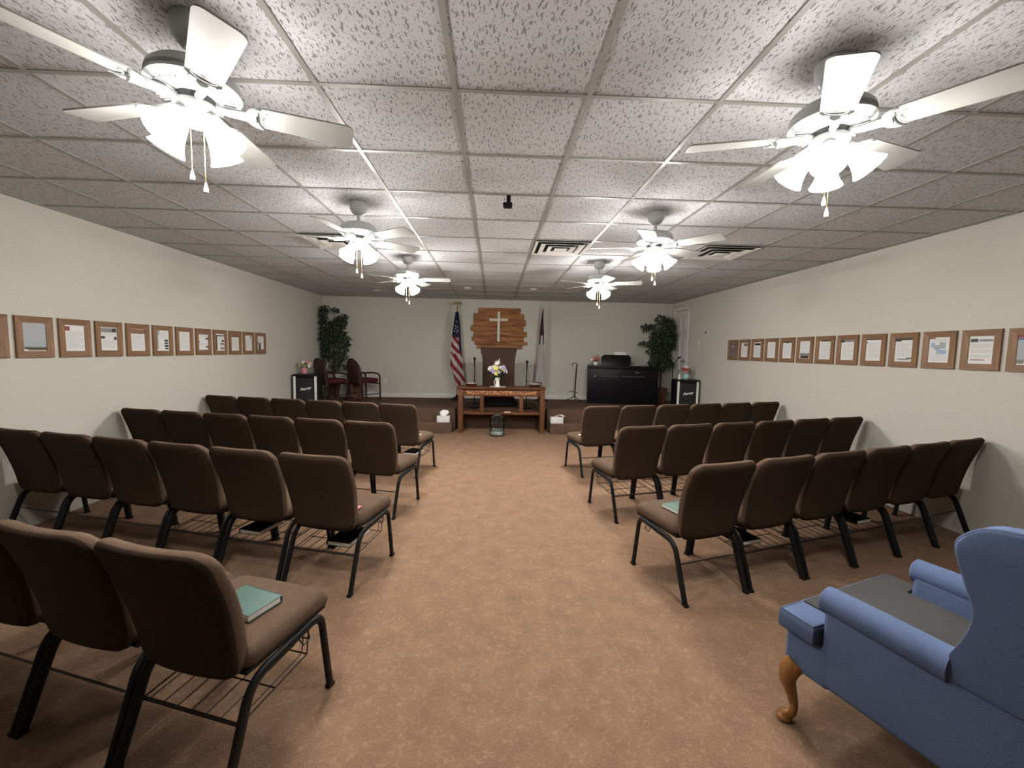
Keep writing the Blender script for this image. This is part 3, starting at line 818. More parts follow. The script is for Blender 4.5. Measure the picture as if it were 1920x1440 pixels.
DOCS_R = [('dark purple page with a pale streak', [('p', 0, 0, 1, 1), ('s', .3, .2, .6, .3), ('g', .2, .75, .8, .78)]),
          ('page with a brown heading block', [('o', .35, .06, 1, .24)] + text(.3, .92)),
          ('page with a black heading and three paragraphs', [('k', .1, .06, .9, .2)] + text(.3, .45) + text(.5, .62) + text(.68, .92)),
          ('pale blue-grey typed page', text(.08, .92)),
          ('page with a dark notched heading', [('k', 0, 0, 1, .08), ('o', .4, .08, .6, .12)] + text(.2, .92)),
          ('typed page with a dark photo at its foot', [('g', .05, .70, .95, .82), ('k', .1, .82, .9, .97), ('k', .05, .68, 1, .71)] + text(.06, .64)),
          ('typed page under a thin dark photo strip', [('k', .1, 0, 1, .06)] + text(.14, .92)),
          ('typed page with a small dark photo at top left', [('g', 0, 0, 1, .12), ('k', 0, .02, .25, .13)] + text(.2, .92)),
          ('page with a dark arched heading and a small dark stamp', [('k', 0, 0, 1, .05), ('g', 0, .12, .12, .2)] + text(.16, .92, .18)),
          ('page between dark curved bands at head and foot', [('k', 0, 0, 1, .09), ('k', 0, .09, .35, .14), ('g', .1, .86, .8, .89), ('k', .7, .82, 1, .87), ('k', .3, .90, .95, .92)] + text(.2, .8)),
          ('page with a pale blue map shape', [('o', 0, 0, .3, .07), ('b', .1, .22, .3, .4), ('s', .25, .3, .55, .5), ('b', .38, .5, .85, .66), ('s', .5, .2, .8, .45)] + text(.10, .2) + text(.7, .95)),
          ('page with a black photo heading and four paragraphs', [('k', .06, .10, .36, .22), ('g', .40, .12, .95, .20), ('m', .1, .84, .7, .87)] + text(.3, .46) + text(.52, .64) + text(.70, .80)),
          ('sky blue page with a round picture at its lower left', [('b', 0, 0, 1, .6), ('s', 0, .2, 1, .9), ('m', 0, .0, 1, .10), ('k', 0, .12, 1, .16), ('v', 0, .82, .28, .95)])]
def framed_page(loc, rz, label, doc, grp):
    global fb_mesh
    t = thing('picture_frame', label, 'picture frame', loc, rz, grp)
    if fb_mesh is None: fb_mesh = frame_border().build('frame_border', None, t, smooth=False)
    else:
        o = fb_mesh.copy(); COL.objects.link(o); o.parent = t
    pw, ph = FW - 2 * FB + .004, FH - 2 * FB + .004
    m = MB(); m.box(-pw / 2, pw / 2, -.007, -.001, -ph / 2, ph / 2, M_paper)
    yk = -.0075
    for (c_, u0, v0, u1, v1) in doc:
        x0, x1, z1, z0 = -pw / 2 + u0 * pw, -pw / 2 + u1 * pw, ph / 2 - v0 * ph, ph / 2 - v1 * ph
        if v1 <= v0: continue
        yk -= .00002
        m.add([(x0, yk, z0), (x1, yk, z0), (x1, yk, z1), (x0, yk, z1)], [(0, 1, 2, 3)], M_pic[c_])
    m.build('page', None, t, smooth=False, fix=False)
    return t
def nth(n): return ['nearest the camera', 'second', 'third', 'fourth', 'fifth', 'sixth', 'seventh', 'eighth', 'ninth', 'tenth', 'eleventh', 'twelfth', 'thirteenth'][n]
for k, (d, doc) in enumerate(DOCS_L):
    lab = ('framed %s, left wall, cut by the picture edge' % d) if k == 0 else 'framed %s, left wall' % d
    framed_page((XL + .001, 1.36 + .3368 * k, 1.590 + .0003 * k), R(90), lab, doc, 'oak-framed pages on the left wall')
for k, (d, doc) in enumerate(DOCS_R):
    j = 12 - k
    lab = ('framed %s, right wall' % d) if j == 0 else 'framed %s, right wall' % d
    framed_page((XR - .001, 5.044 - .3326 * k, 1.628 - .0005 * k), R(-90), lab, doc, 'oak-framed pages on the right wall')

# ------------------------------------------------------------------ wall fittings
t = thing('thermostat', 'white thermostat with a dark dial on the right wall before the door', 'thermostat', (XR - .001, 5.93, 1.955), R(-90))
MB().rbox((0, -.012, 0), (.055, .012, .040), .008).build('case', M_white, t)
m = MB(); m.lathe([(.01, 0), (.020, 0), (.020, .006), (.01, .006)], 20, M=Matrix.Translation((-.03, -.024, .012)) @ Matrix.Rotation(R(90), 4, 'X')); m.build('dial', M_black, t)
def plate(loc, rz, lab, kind):
    t = thing('light_switch' if kind else 'power_outlet', lab, 'switch' if kind else 'outlet', loc, rz)
    MB().rbox((0, -.003, 0), (.036, .003, .058), .002).build('cover_plate', M_casing, t)
    if kind: MB().rbox((0, -.008, .004), (.006, .006, .012), .002).build('toggle', M_white, t)
    else:
        for z in (-.024, .024): MB().rbox((0, -.007, z), (.014, .002, .016), .001).build('socket', M_white, t)
plate((XR - .001, 6.27, 1.75), R(-90), 'white light switch on the right wall beside the door', 1)
plate((-2.29, YB - .001, .80), 0, 'white power outlet on the back wall right of the burgundy armchairs', 0)

# ------------------------------------------------------------------ plank plaque and cross
t = thing('plank_plaque', 'rustic plaque of staggered brown planks on the back wall behind the cross', 'wall plaque', (0, YB - .001, 0))
z = 2.515; spec = [(-.175, .775, .125), (-.285, .86, .14), (-.285, .905, .14), (-.345, .845, .125), (-.28, .93, .125), (-.325, .86, .11), (-.255, .945, .075), (-.21, .83, .09)]
for i, (x0, x1, hh) in enumerate(spec):
    d = .018 + .004 * (i % 2)
    m = MB(); cx = (x0 + x1) / 2; hx = (x1 - x0) / 2
    def jag(x, y, z_, hx=hx, i=i):
        if abs(x) > hx * .97: x += math.copysign(.012 * math.sin(z_ * 70 + i * 2), x)
        return (x, y, z_)
    m.rbox((cx, -.019 - .002 * (i % 2), z - hh / 2), (hx, .016, hh / 2 - .001), .006, n=3, k=2, warp=jag)
    o = m.build('plank', M_plank, t); z -= hh
cb = MB(); cb.rbox((.44, -.012, 2.05), (.34, .0, .3), .0) if False else None
t = thing('wooden_cross', 'cream painted cross mounted on the brown plank plaque', 'cross', (.283, YB - .045, 0))
MB().rbox((0, -.018, 2.085), (.029, .014, .342), .004).build('upright', M_cream, t)
m = MB(); m.rbox((-.122, -.018, 2.245), (.092, .013, .028), .004); m.rbox((.122, -.018, 2.245), (.092, .013, .028), .004); m.build('crossbar', M_cream, t)

# ------------------------------------------------------------------ altar table and what stands on it
TX0, TX1, TY0, TY1, TZ = -.485, 1.172, 5.665, 6.06, .862
t = thing('altar_table', 'brown wooden altar table with a carved apron standing before the stage', 'table', ((TX0 + TX1) / 2, (TY0 + TY1) / 2, 0))
ox, oy = (TX0 + TX1) / 2, (TY0 + TY1) / 2; hw, hd = (TX1 - TX0) / 2, (TY1 - TY0) / 2
MB().rbox((0, 0, TZ - .014), (hw, hd, .014), .006).build('tabletop', M_table, t)
MB().rbox((0, 0, TZ - .036), (hw - .015, hd - .012, .008), .004).build('moulding', M_table, t)
m = MB(); m.box(-hw + .05, hw - .05, -hd + .045, -hd + .070, TZ - .17, TZ - .044); m.box(-hw + .05, hw - .05, hd - .07, hd - .045, TZ - .17, TZ - .044)
for s in (-1, 1): m.box(s * (hw - .085) - .012, s * (hw - .085) + .012, -hd + .06, hd - .06, TZ - .17, TZ - .044)
ap = m.build('apron', M_table, t, smooth=False)
MB().rbox((0, -hd + .043, TZ - .105), (hw - .17, .003, .036), .002).build('carving', M_gold, ap, label='gilded carved band')
for sx in (-1, 1):
    for sy in (-1, 1):
        MB().rbox((sx * (hw - .062), sy * (hd - .062), (TZ - .044) / 2), (.045, .045, (TZ - .044) / 2), .006).build('leg', M_tablev, t)
MB().rbox((0, 0, .365), (hw - .10, hd - .05, .022), .005).build('shelf', M_table, t)
for sx in (-1, 1): MB().rbox((sx * .370, -hd + .06, .54), (.036, .022, .152), .004).build('post', M_tablev, t)
def plate_bowl(x, y, lab):
    t = thing('offering_plate', lab, 'offering plate', (x, y, TZ), 0, 'offering plates')
    MB().lathe([(.05, .001), (.072, .001), (.098, .020), (.118, .050), (.124, .058), (.116, .058), (.095, .030), (.05, .012), (.01, .011)], 40).build('bowl', M_bowl, t)
    MB().lathe([(.004, .034), (.090, .034), (.112, .0545), (.1125, .0585), (.108, .057), (.088, .0375), (.004, .037)], 40).build('liner', M_felt, t)
plate_bowl(-.235, 5.865, 'round offering plate with metal inside on the left end of the altar table')
plate_bowl(.965, 5.865, 'round offering plate with metal inside on the right end of the altar table')
MB_d = MB().lathe([(.01, 0), (.155, 0), (.160, .003), (.155, .006), (.01, .006)], 40)
o = MB_d.build('round_mat', M_vase); o.location = (.272, 5.85, TZ); tag(o, 'round white mat under the tall vase on the altar table', 'mat')

def petal_flower(mb, c_, r_, mat, n=6, tilt=(0, 0), core=None):
    M = Matrix.Translation(c_) @ Matrix.Rotation(tilt[0], 4, 'X') @ Matrix.Rotation(tilt[1], 4, 'Y')
    for i in range(n):
        a = 2 * math.pi * i / n
        Q = M @ Matrix.Rotation(a, 4, 'Z')
        vs = [(0, 0, 0), (r_ * .5, -r_ * .30, r_ * .25), (r_ * .5, r_ * .30, r_ * .25), (r_, -r_ * .18, r_ * .2), (r_, r_ * .18, r_ * .2), (r_ * 1.15, 0, r_ * .1), (r_ * .5, 0, r_ * .12)]
        mb.add(vs, [(0, 1, 6), (0, 6, 2), (1, 3, 6), (6, 4, 2), (3, 5, 6), (5, 4, 6)], mat, Q)
    vs, fs = rounded((r_ * .22,) * 3, r_ * .2, 1, 2)
    mb.add(vs, fs, core or mat, M @ Matrix.Translation((0, 0, r_ * .12)))
def bouquet(parent, z0, h0, spread, mats, nfl, fr, seed, flat=.7, top=None):
    rnd = random.Random(seed); kinds = {}
    stems = MB()
    for i in range(nfl):
        a = rnd.uniform(0, 2 * math.pi); e = rnd.uniform(.0, 1.0) ** .6
        p = Vector((math.cos(a) * spread * e, math.sin(a) * spread * e * flat, z0 + h0 * (.25 + .75 * rnd.random() * (1.15 - e * .6))))
        stems.tube([(0, 0, z0 - .02), (p.x * .5, p.y * .5, (z0 + p.z) / 2), tuple(p)], .0022, n=4)
        mt = mats[i % len(mats)]; kinds.setdefault(mt.name, (MB(), mt))
        d = Vector((p.x, p.y - .6 * spread, (p.z - z0) * .6)).normalized()
        m_ = MB(); petal_flower(m_, (0, 0, 0), fr * rnd.uniform(.75, 1.2), mt, 6)
        Q = Matrix.Translation(p) @ d.to_track_quat('Z', 'Y').to_matrix().to_4x4()
        o = m_.build('flower', mt, parent, smooth=False, fix=False); o.data.transform(Q)
    for i in range(nfl):
        a = rnd.uniform(0, 2 * math.pi); e = rnd.random(); l = fr * 1.6
        p = Vector((math.cos(a) * spread * e * .9, math.sin(a) * spread * e * flat, z0 + h0 * rnd.uniform(.05, .8)))
        Q = Matrix.Translation(p) @ Matrix.Rotation(rnd.uniform(0, 6.3), 4, 'Z') @ Matrix.Rotation(rnd.uniform(-1.2, .8), 4, 'Y')
        stems.add([(0, 0, 0), (l * .5, -l * .22, 0), (l, 0, -.01), (l * .5, l * .22, 0)], [(0, 1, 2, 3)], None, Q)
    stems.build('stems', M_stem, parent, fix=False)
t = thing('flower_vase', 'white vase of yellow, white and lilac flowers on the altar table', 'vase', (.262, 5.85, TZ + .006))
MB().lathe([(.02, 0), (.044, 0), (.046, .01), (.038, .04), (.036, .09), (.040, .13), (.050, .168), (.044, .168), (.034, .13), (.030, .08), (.01, .05)], 28).build('vase', M_vase, t)
m = MB(); m.tube(bend([(-.040, 0, .135), (-.066, 0, .10), (-.058, 0, .03), (-.040, 0, .02)], .03, 4), .006, n=8); m.build('handle', M_vase, t)
bouquet(t, .17, .31, .175, [M_petalw, M_petaly, M_petall, M_petalw, M_petall, M_petaly], 34, .046, 3)
mm = MB(); petal_flower(mm, (0, 0, 0), .03, M_petalw, 5); o = mm.build('flower', M_petalw, t, fix=False); o.location = (-.025, 0, .475)
MB().tube([(0, 0, .2), (-.025, 0, .475)], .002, n=5).build('stems', M_stem, t)
MB().lathe([(.002, 0), (.008, .01), (.007, .07), (.002, .085)], 8, M=Matrix.Translation((.022, .0, .45)) @ Matrix.Rotation(R(6), 4, 'Y')).build('bud', M_petalw, t)

# pulpit behind the table
t = thing('pulpit', 'tall dark brown wooden pulpit standing behind the altar table', 'pulpit', (.283, 6.42, ZS))
def pul(x0, x1, x2):   # half widths at foot, waist, top
    L = [(x0, 0), (x0, .12), (x1, .16), (x1, .86), (x1 + .004, .94), (x1 + .018, 1.02), (x2, 1.10), (x2 + .006, 1.15)]
    return [(a, b) for a, b in L] + [(-a, b) for a, b in reversed(L)]
MB().prism(pul(.335, .318, .352), -.20, -.17).build('front_panel', M_pulpit, t, angle=20)
m = MB()
for s in (-1, 1): m.box(s * .305 - .012, s * .305 + .012, -.17, .19, 0, 1.06)
m.build('side_panels', M_pulpit, t, smooth=False)
MB().add([(-.362, -.215, 1.150), (.362, -.215, 1.150), (.362, .23, 1.04), (-.362, .23, 1.04), (-.362, -.215, 1.175), (.362, -.215, 1.175), (.362, .23, 1.065), (-.362, .23, 1.065)],
         [(0, 1, 2, 3), (4, 7, 6, 5), (0, 4, 5, 1), (1, 5, 6, 2), (2, 6, 7, 3), (3, 7, 4, 0)]).build('reading_top', M_pulpit, t, smooth=False)
MB().rbox((0, 0, .06), (.375, .24, .06), .01).build('plinth', M_blackmatte, t)
# microphones on straight stands either side of the pulpit
for (x, zt, lab) in ((-.190, 1.39, 'black microphone on a straight stand, left of the pulpit'), (.840, 1.345, 'black microphone on a straight stand, right of the pulpit')):
    t = thing('microphone_stand', lab, 'microphone stand', (x, 6.17, ZS), 0, 'microphone stands by the pulpit')
    MB().lathe([(.02, 0), (.125, 0), (.128, .006), (.10, .018), (.03, .026), (.014, .05)], 32).build('round_base', M_black, t)
    MB().lathe([(.010, .02), (.010, .50), (.014, .505), (.014, .54), (.0085, .545), (.0085, zt - ZS - .14)], 12).build('pole', M_black, t)
    m = MB(); m.lathe([(.010, 0), (.012, .05), (.013, .10), (.020, .118), (.026, .135), (.024, .155), (.012, .168)], 16, M=Matrix.Translation((0, 0, zt - ZS - .15)) @ Matrix.Rotation(R(10), 4, 'X'))
    m.build('microphone', M_black, t)
    m = MB(); m.tube([(.012, -.01, zt - ZS - .12), (.045, -.02, .62), (.038, -.015, .30), (.09, -.05, .015), (.20, -.02, .006)], .0028, n=6); m.build('cable', M_black, t)

# water jug with notes and coins
t = thing('water_jug', 'large clear water jug holding coins and notes on the carpet before the table', 'jug', (.262, 5.46, 0))
prof = [(.06, .004), (.118, .006), (.133, .022), (.134, .10), (.127, .112), (.127, .122), (.135, .135), (.135, .205), (.128, .218), (.128, .228), (.135, .24), (.133, .30), (.118, .345), (.080, .375), (.045, .392), (.030, .402), (.027, .44), (.031, .443), (.031, .458), (.026, .462)]
MB().lathe(prof, 40, caps=False).build('bottle', M_glass, t)
rnd = random.Random(4); m = MB()
m.lathe([(.01, .012), (.10, .013), (.122, .03), (.123, .065), (.10, .09), (.05, .105), (.01, .10)], 24)
for i in range(26):
    a = rnd.uniform(0, 6.28); r_ = rnd.uniform(0, .085); Q = Matrix.Translation((r_ * math.cos(a), r_ * math.sin(a), rnd.uniform(.085, .125))) @ Matrix.Rotation(rnd.uniform(0, 3), 4, 'Z') @ Matrix.Rotation(rnd.uniform(-.9, .9), 4, 'X')
    m.rbox((0, 0, 0), (.028, .013, .0012), .001, M=Q, k=1)
m.build('coins_and_notes', M_bills, t)
o = MB().rbox((0, 0, .004), (.06, .03, .004), .003).build('folded_paper', M_tissue); o.location = (.455, TY0 + .09, .387)
tag(o, 'small folded white paper on the low shelf of the altar table', 'paper')

# tissue boxes on the steps
def tissue_box(x, rz, lab, droop):
    t = thing('tissue_box', lab, 'tissue box', (x, 5.695, .2), rz, 'tissue boxes on the steps')
    MB().rbox((0, 0, .058), (.118, .055, .058), .004).build('box', M_tbox, t)
    def fn(u, v):
        a = (u - .5) * 2
        if not droop:
            zz = .112 + .115 * v * (1 - .15 * a * a); xx = a * (.035 + .050 * math.sin(v * 2.4)) + .02 * v; yy = .012 * math.sin(a * 7 + v * 3) + .010 * v
        else:
            zz = .112 + .055 * math.sin(v * 2.5) - .02 * v + .006 * math.sin(a * 5); xx = -.03 + .17 * v * (1 if v else 0) + a * .035; yy = a * .040 + .008 * math.sin(a * 6) - .02 * v
        return (xx, yy, zz)
    o = MB().grid(fn, 12, 10, M_tissue).build('tissue', None, t, angle=80, fix=False)
    md = o.modifiers.new('thick', 'SOLIDIFY'); md.thickness = .0015
tissue_box(-.735, 0, 'white tissue box with an upright tissue on the left step', False)
tissue_box(1.385, R(4), 'white tissue box with a drooping tissue on the right step', True)

# ------------------------------------------------------------------ flags
def star(mb, x, y, z, r_, mat, M=None):
    pts = []
    for i in range(10):
        a = R(90 + 36 * i); q = r_ if i % 2 == 0 else r_ * .42; pts.append((x + q * math.cos(a), y, z + q * math.sin(a)))
    mb.add([(x, y, z)] + pts, [(0, i + 1, (i + 1) % 10 + 1) for i in range(10)], mat, M)
def interp(tab, t_):
    for (a, b), (c_, d) in zip(tab, tab[1:]):
        if a <= t_ <= c_: return b + (d - b) * (t_ - a) / (c_ - a)
    return tab[-1][1] if t_ > tab[-1][0] else tab[0][1]
FY = 7.25
t = thing('national_flag', 'red, white and blue striped flag with an eagle finial, left of the plaque', 'flag', (-.632, FY, ZS))
fx = lambda px: .195 + (px - 932.0) * .01193   # metres along the wall for this depth
Lf = [(0, -.665), (.12, -.70), (.35, -.745), (.50, -.765), (.74, -.785), (.82, -.74), (.86, -.70), (1.0, -.665)]
Rt = [(0, -.60), (.20, -.560), (.40, -.545), (.60, -.515), (.85, -.475), (.95, -.44), (1.0, -.455)]
ZT, ZB = 2.375 - ZS, .70 - ZS + .05
def flag_pt(u, v):
    x0, x1 = interp(Lf, v), interp(Rt, v)
    x = x0 + (x1 - x0) * u; z = ZT + (ZB - ZT) * v
    y = -.050 + (.012 + .028 * v) * math.sin(u * 13 + v * 2.0) + .01 * math.sin(v * 9)
    return (x + .632, y, z)
def flag_mat(u, v):
    if v < .335 + .02 * u and u < .74 + (.2 if v < .2 else 0): return M_flagn
    if u > .78 and v < .56: return M_flagn
    q = v - .16 * u - (.335 - .0)
    if v > .56: q = (v - .56) * 1.0 - .26 * (u - .3) + .3
    k = int(math.floor(q / (.063 if v <= .56 else .09) + 100))
    return M_flagw if k % 2 == 0 else M_flagr
m = MB(); m.grid(flag_pt, 40, 120, matfn=flag_mat)
for (u, v) in ((.45, .13), (.3, .19), (.55, .20), (.25, .26), (.5, .27), (.38, .225), (.65, .25)):
    p = flag_pt(u, v); star(m, p[0], p[1] - .008, p[2], .020, M_flagw)
fo = m.build('cloth', None, t, angle=80, fix=False)
MB().lathe([(.0125, .05), (.0125, 2.02)], 12).build('pole', M_oak, t)
m = MB(); m.lathe([(.012, 2.0), (.016, 2.01), (.010, 2.03), (.022, 2.055), (.022, 2.07), (.008, 2.085)], 16)
# eagle: body, head, two raised wings
m.rbox((0, 0, 2.115), (.014, .014, .028), .013, k=3); m.rbox((0, -.008, 2.148), (.009, .012, .009), .008, k=3)
for s in (-1, 1):
    m.tube([(s * .01, 0, 2.11), (s * .035, 0, 2.155), (s * .066, 0, 2.145), (s * .085, 0, 2.095)], [.010, .018, .018, .006], n=8)
m.build('eagle_finial', M_brass, t)
MB().lathe([(.02, 0), (.155, 0), (.155, .012), (.10, .045), (.03, .075), (.022, .12), (.015, .12)], 8).build('stand', M_blackmatte, t)

t = thing('church_flag', 'furled white flag with a dark field and spear finial, right of the plaque', 'flag', (1.262, FY, ZS))
Lf2 = [(0, -.012), (.3, -.055), (.55, -.075), (.8, -.11), (1, -.135)]
Rt2 = [(0, .012), (.3, .038), (.55, .05), (.8, .07), (1, .085)]
def cf(u, v):
    x = interp(Lf2, v) + (interp(Rt2, v) - interp(Lf2, v)) * u; z = 2.02 + (.43 - 2.02) * v
    return (x - .01, -.035 + (.008 + .03 * v) * math.cos(u * 12.5), z)
def cfm(u, v):
    lim = .42 - .30 * math.sin(u * math.pi) * .25 if .25 < u < .75 else .47
    if v < lim: return M_flagm
    return M_flagw
MB().grid(cf, 28, 70, matfn=cfm).build('cloth', None, t, angle=80, fix=False)
MB().lathe([(.0125, .05), (.0125, 2.04)], 12).build('pole', M_oak, t)
MB().lathe([(.010, 2.03), (.018, 2.045), (.018, 2.06), (.006, 2.075), (.012, 2.10), (.001, 2.155)], 12).build('spear_finial', M_brass, t)
MB().lathe([(.02, 0), (.155, 0), (.155, .012), (.10, .045), (.03, .075), (.022, .12), (.015, .12)], 8).build('stand', M_blackmatte, t)

# ------------------------------------------------------------------ piano, guitar stand, microphone boom
t = thing('digital_piano', 'black upright digital piano with an open music rest on the right of the stage', 'piano', (3.01, 7.02, ZS), R(-10))
MB().rbox((0, -.19, .40), (.74, .014, .395), .004).build('back_panel', M_piano, t)
MB().rbox((0, 0, .795), (.745, .22, .035), .008).build('top', M_piano, t)
for s in (-1, 1): MB().rbox((s * .725, .03, .38), (.020, .20, .38), .005).build('side_panel', M_piano, t)
m = MB(); m.tube([(-.52, -.210, .60), (-.08, -.210, .60)], .010, n=8); m.tube([(-.02, -.210, .60), (.45, -.210, .60)], .010, n=8)
m.build('cable_cover', M_rail, t)
m = MB(); m.lathe([(.004, 0), (.018, 0), (.018, .006), (.004, .006)], 20, M=Matrix.Translation((-.60, -.205, .60)) @ Matrix.Rotation(R(90), 4, 'X')); m.build('jack', M_silver, t)
MB().rbox((.30, -.205, .695), (.045, .002, .011), .001).build('badge', M_rail, t)
m = MB(); m.rbox((0, 0, .12), (.285, .008, .125), .006, M=Matrix.Translation((-.13, -.02, .825)) @ Matrix.Rotation(R(-14), 4, 'X')); m.build('music_rest', M_piano, t)
m = MB(); m.rbox((-.03, .028, .13), (.325, .006, .09), .006, M=Matrix.Translation((-.10, -.02, .825)) @ Matrix.Rotation(R(-14), 4, 'X')); m.build('open_folder', M_black, t)
o = MB().rbox((0, 0, .14), (.13, .0015, .15), .001, k=1).build('sheet_music', M_paper); o.location = (2.99, 7.10, ZS + .850); o.rotation_euler = (R(-14), 0, R(-10))
tag(o, 'white sheet of music standing behind the black music rest of the piano', 'sheet music')
t = thing('flower_pot', 'small white pot of faded pink flowers standing on the piano', 'vase', (2.44, 7.10, ZS + .831))
MB().lathe([(.02, 0), (.040, 0), (.048, .05), (.050, .075), (.044, .075), (.040, .05), (.01, .04)], 20).build('pot', M_vase, t)
bouquet(t, .06, .17, .115, [M_petalp, M_petalr, M_petalp, M_petalw], 20, .036, 8)

t = thing('guitar_stand', 'black tubular guitar stand by the back wall left of the piano', 'guitar stand', (2.02, 7.22, ZS))
m = MB(); m.tube([(0, 0, .12), (.012, 0, .50), (.035, .02, .84)], .014, n=8); m.build('post', M_black, t)
m = MB(); m.tube(bend([(.035, .02, .84), (.03, .02, .865), (-.07, .0, .865), (-.075, -.01, .80)], .02), .007, n=8); m.build('neck_hook', M_black, t)
m = MB()
for (x, y) in ((-.26, -.03), (.12, -.12), (.06, .22)): m.tube(bend([(0, 0, .14), (x * .15, y * .15, .10), (x, y, .008)], .03), .009, n=8)
m.build('feet', M_black, t)
m = MB(); m.tube(bend([(0, 0, .21), (-.10, -.03, .235), (-.14, -.05, .215), (-.13, -.08, .235)], .03), .007, n=8); m.tube(bend([(0, 0, .21), (.04, -.06, .20), (.03, -.10, .22)], .03), .007, n=8); m.build('cradle_arms', M_black, t)

t = thing('boom_microphone_stand', 'black microphone stand with a raised boom beside the door', 'microphone stand', (4.02, 6.72, ZS))
MB().lathe([(.02, 0), (.12, 0), (.12, .010), (.03, .02), (.012, .04)], 32).build('round_base', M_black, t)
MB().lathe([(.011, .02), (.011, .86), (.016, .87), (.016, .90), (.010, .90)], 12).build('pole', M_black, t)
m = MB(); m.tube([(-.02, 0, .85), (0, 0, .87), (.115, .0, 1.02)], .008, n=8); m.build('boom', M_black, t)
m = MB(); m.tube([(.100, 0, 1.015), (.155, 0, 1.045)], [.014, .020], n=10); m.build('microphone', M_black, t)

# ------------------------------------------------------------------ loudspeakers
def speaker(x, y, rz, lab):
    t = thing('loudspeaker', lab, 'loudspeaker', (x, y, ZS), rz, 'black loudspeakers on the stage')
    MB().rbox((0, 0, .30), (.225, .17, .30), .012, n=1, k=3).build('cabinet', M_black, t)
    MB().rbox((0, -.172, .27), (.150, .004, .255), .003).build('grille', M_spkgrille, t)
    MB().rbox((0, -.170, .545), (.150, .004, .03), .003).build('horn', M_piano, t)
    for s in (-1, 1): MB().rbox((s * .187, -.174, .285), (.021, .007, .275), .004).build('corner_strip', M_spkw, t, label='white edge strip')
    lg = text_mesh('Peavey', .072, .0015, M_logo, 'logo', t, Matrix.Translation((0, -.179, .325)) @ Matrix.Rotation(R(90), 4, 'X') @ Matrix.Rotation(R(12), 4, 'Z'), shear=.6, label='slanted white maker logo')
    return t
speaker(-3.425, 6.20, R(8), 'black loudspeaker with white edge strips on the left of the stage')
speaker(4.085, 6.25, R(-6), 'black loudspeaker with white edge strips on the right of the stage')
def small_vase(x, y, z, m_body, mats, lab, seed, r_=.055, nf=14, extra=None):
    t = thing('vase', lab, 'vase', (x, y, z))
    MB().lathe([(.02, 0), (r_ * .6, 0), (r_ * .95, .03), (r_, .06), (r_ * .8, .095), (r_ * .45, .115), (r_ * .5, .125), (r_ * .4, .125), (r_ * .3, .10), (.01, .09)], 24).build('body', m_body, t)
    bouquet(t, .115, .15, .11, mats, nf, .036, seed)
small_vase(-3.485, 6.20, ZS + .60, M_pink, [M_petalw, M_petalp, M_petaly, M_petalw], 'round pink vase of pale flowers on the left loudspeaker', 11)
small_vase(4.11, 6.27, ZS + .60, M_aqua, [M_petalr, M_petalp, M_petalr, M_petalw], 'round aqua vase of red and pink flowers on the right loudspeaker', 12, .065)
o = MB().lathe([(.004, 0), (.024, 0), (.024, .085), (.010, .09), (.009, .12), (.003, .122)], 16).build('hand_bottle', M_vase); o.location = (3.955, 6.24, ZS + .60)
tag(o, 'small white bottle beside the aqua vase on the right loudspeaker', 'bottle')
m = MB(); m.rbox((0, 0, .003), (.14, .10, .003), .002); o = m.build('doily', M_vase)
o.location = (-3.465, 6.20, ZS + .5945)
bpy.data.objects.remove(o)

# ------------------------------------------------------------------ ficus trees
def ficus(x, y, lab, blobs, seed, trunk_h, pot_r=.16, ysq=.75):
    t = thing('ficus_tree', lab, 'potted tree', (x, y, ZS))
    MB().lathe([(.02, 0), (pot_r * .72, 0), (pot_r * .95, .28), (pot_r, .30), (pot_r, .33), (pot_r * .92, .33), (pot_r * .88, .29), (.02, .28)], 28).build('pot', M_pot, t)
    rnd = random.Random(seed); m = MB()
    m.lathe([(.01, .285), (pot_r * .86, .285), (pot_r * .7, .32), (.01, .34)], 20)
    m.build('moss', M_moss, t)
    m = MB(); top = blobs[0]
    m.tube([(0, 0, .3), (.012, .01, .6), (-.01, 0, .95), (.01, 0, trunk_h)], [.022, .019, .016, .010], n=8)
    m.tube([(.02, .01, .3), (-.014, -.012, .6), (.014, .01, .95), (-.01, 0, trunk_h)], [.016, .014, .012, .008], n=8)
    tr = m.build('trunk', M_bark, t)
    br = MB(); lf = MB()
    for (bx, bz, rx, rz_, n) in blobs:
        br.tube([(0, 0, min(trunk_h - .05, bz)), (bx * .5, 0, (trunk_h + bz) / 2 if bz > trunk_h else bz), (bx, 0, bz)], [.010, .006, .003], n=5)
        for i in range(n):
            while True:
                p = Vector((rnd.uniform(-1, 1), rnd.uniform(-1, 1), rnd.uniform(-1, 1)))
                if .15 < p.length < 1: break
            q = Vector((bx + p.x * rx, p.y * max(rx, .16) * ysq, bz + p.z * rz_))
            q.x = max(XL + .075, min(XR - .10, q.x + x)) - x; q.y = min(YB - .09, q.y + y) - y
            l = rnd.uniform(.055, .085); w_ = l * .24
            Q = Matrix.Translation(q) @ Matrix.Rotation(rnd.uniform(0, 6.28), 4, 'Z') @ Matrix.Rotation(rnd.uniform(.2, 1.5), 4, 'Y') @ Matrix.Rotation(rnd.uniform(-.7, .7), 4, 'X')
            vs = [(0, 0, 0), (l * .35, w_, .004), (l * .7, w_ * .8, 0), (l, 0, -.012), (l * .7, -w_ * .8, 0), (l * .35, -w_, .004), (l * .5, 0, .010)]
            lf.add(vs, [(0, 1, 6), (1, 2, 6), (2, 3, 6), (3, 4, 6), (4, 5, 6), (5, 0, 6)], M_leaf if rnd.random() < .7 else M_leaf2, Q)
    br.build('branches', M_bark, t); lf.build('foliage', None, t, smooth=False, fix=False)
    return t
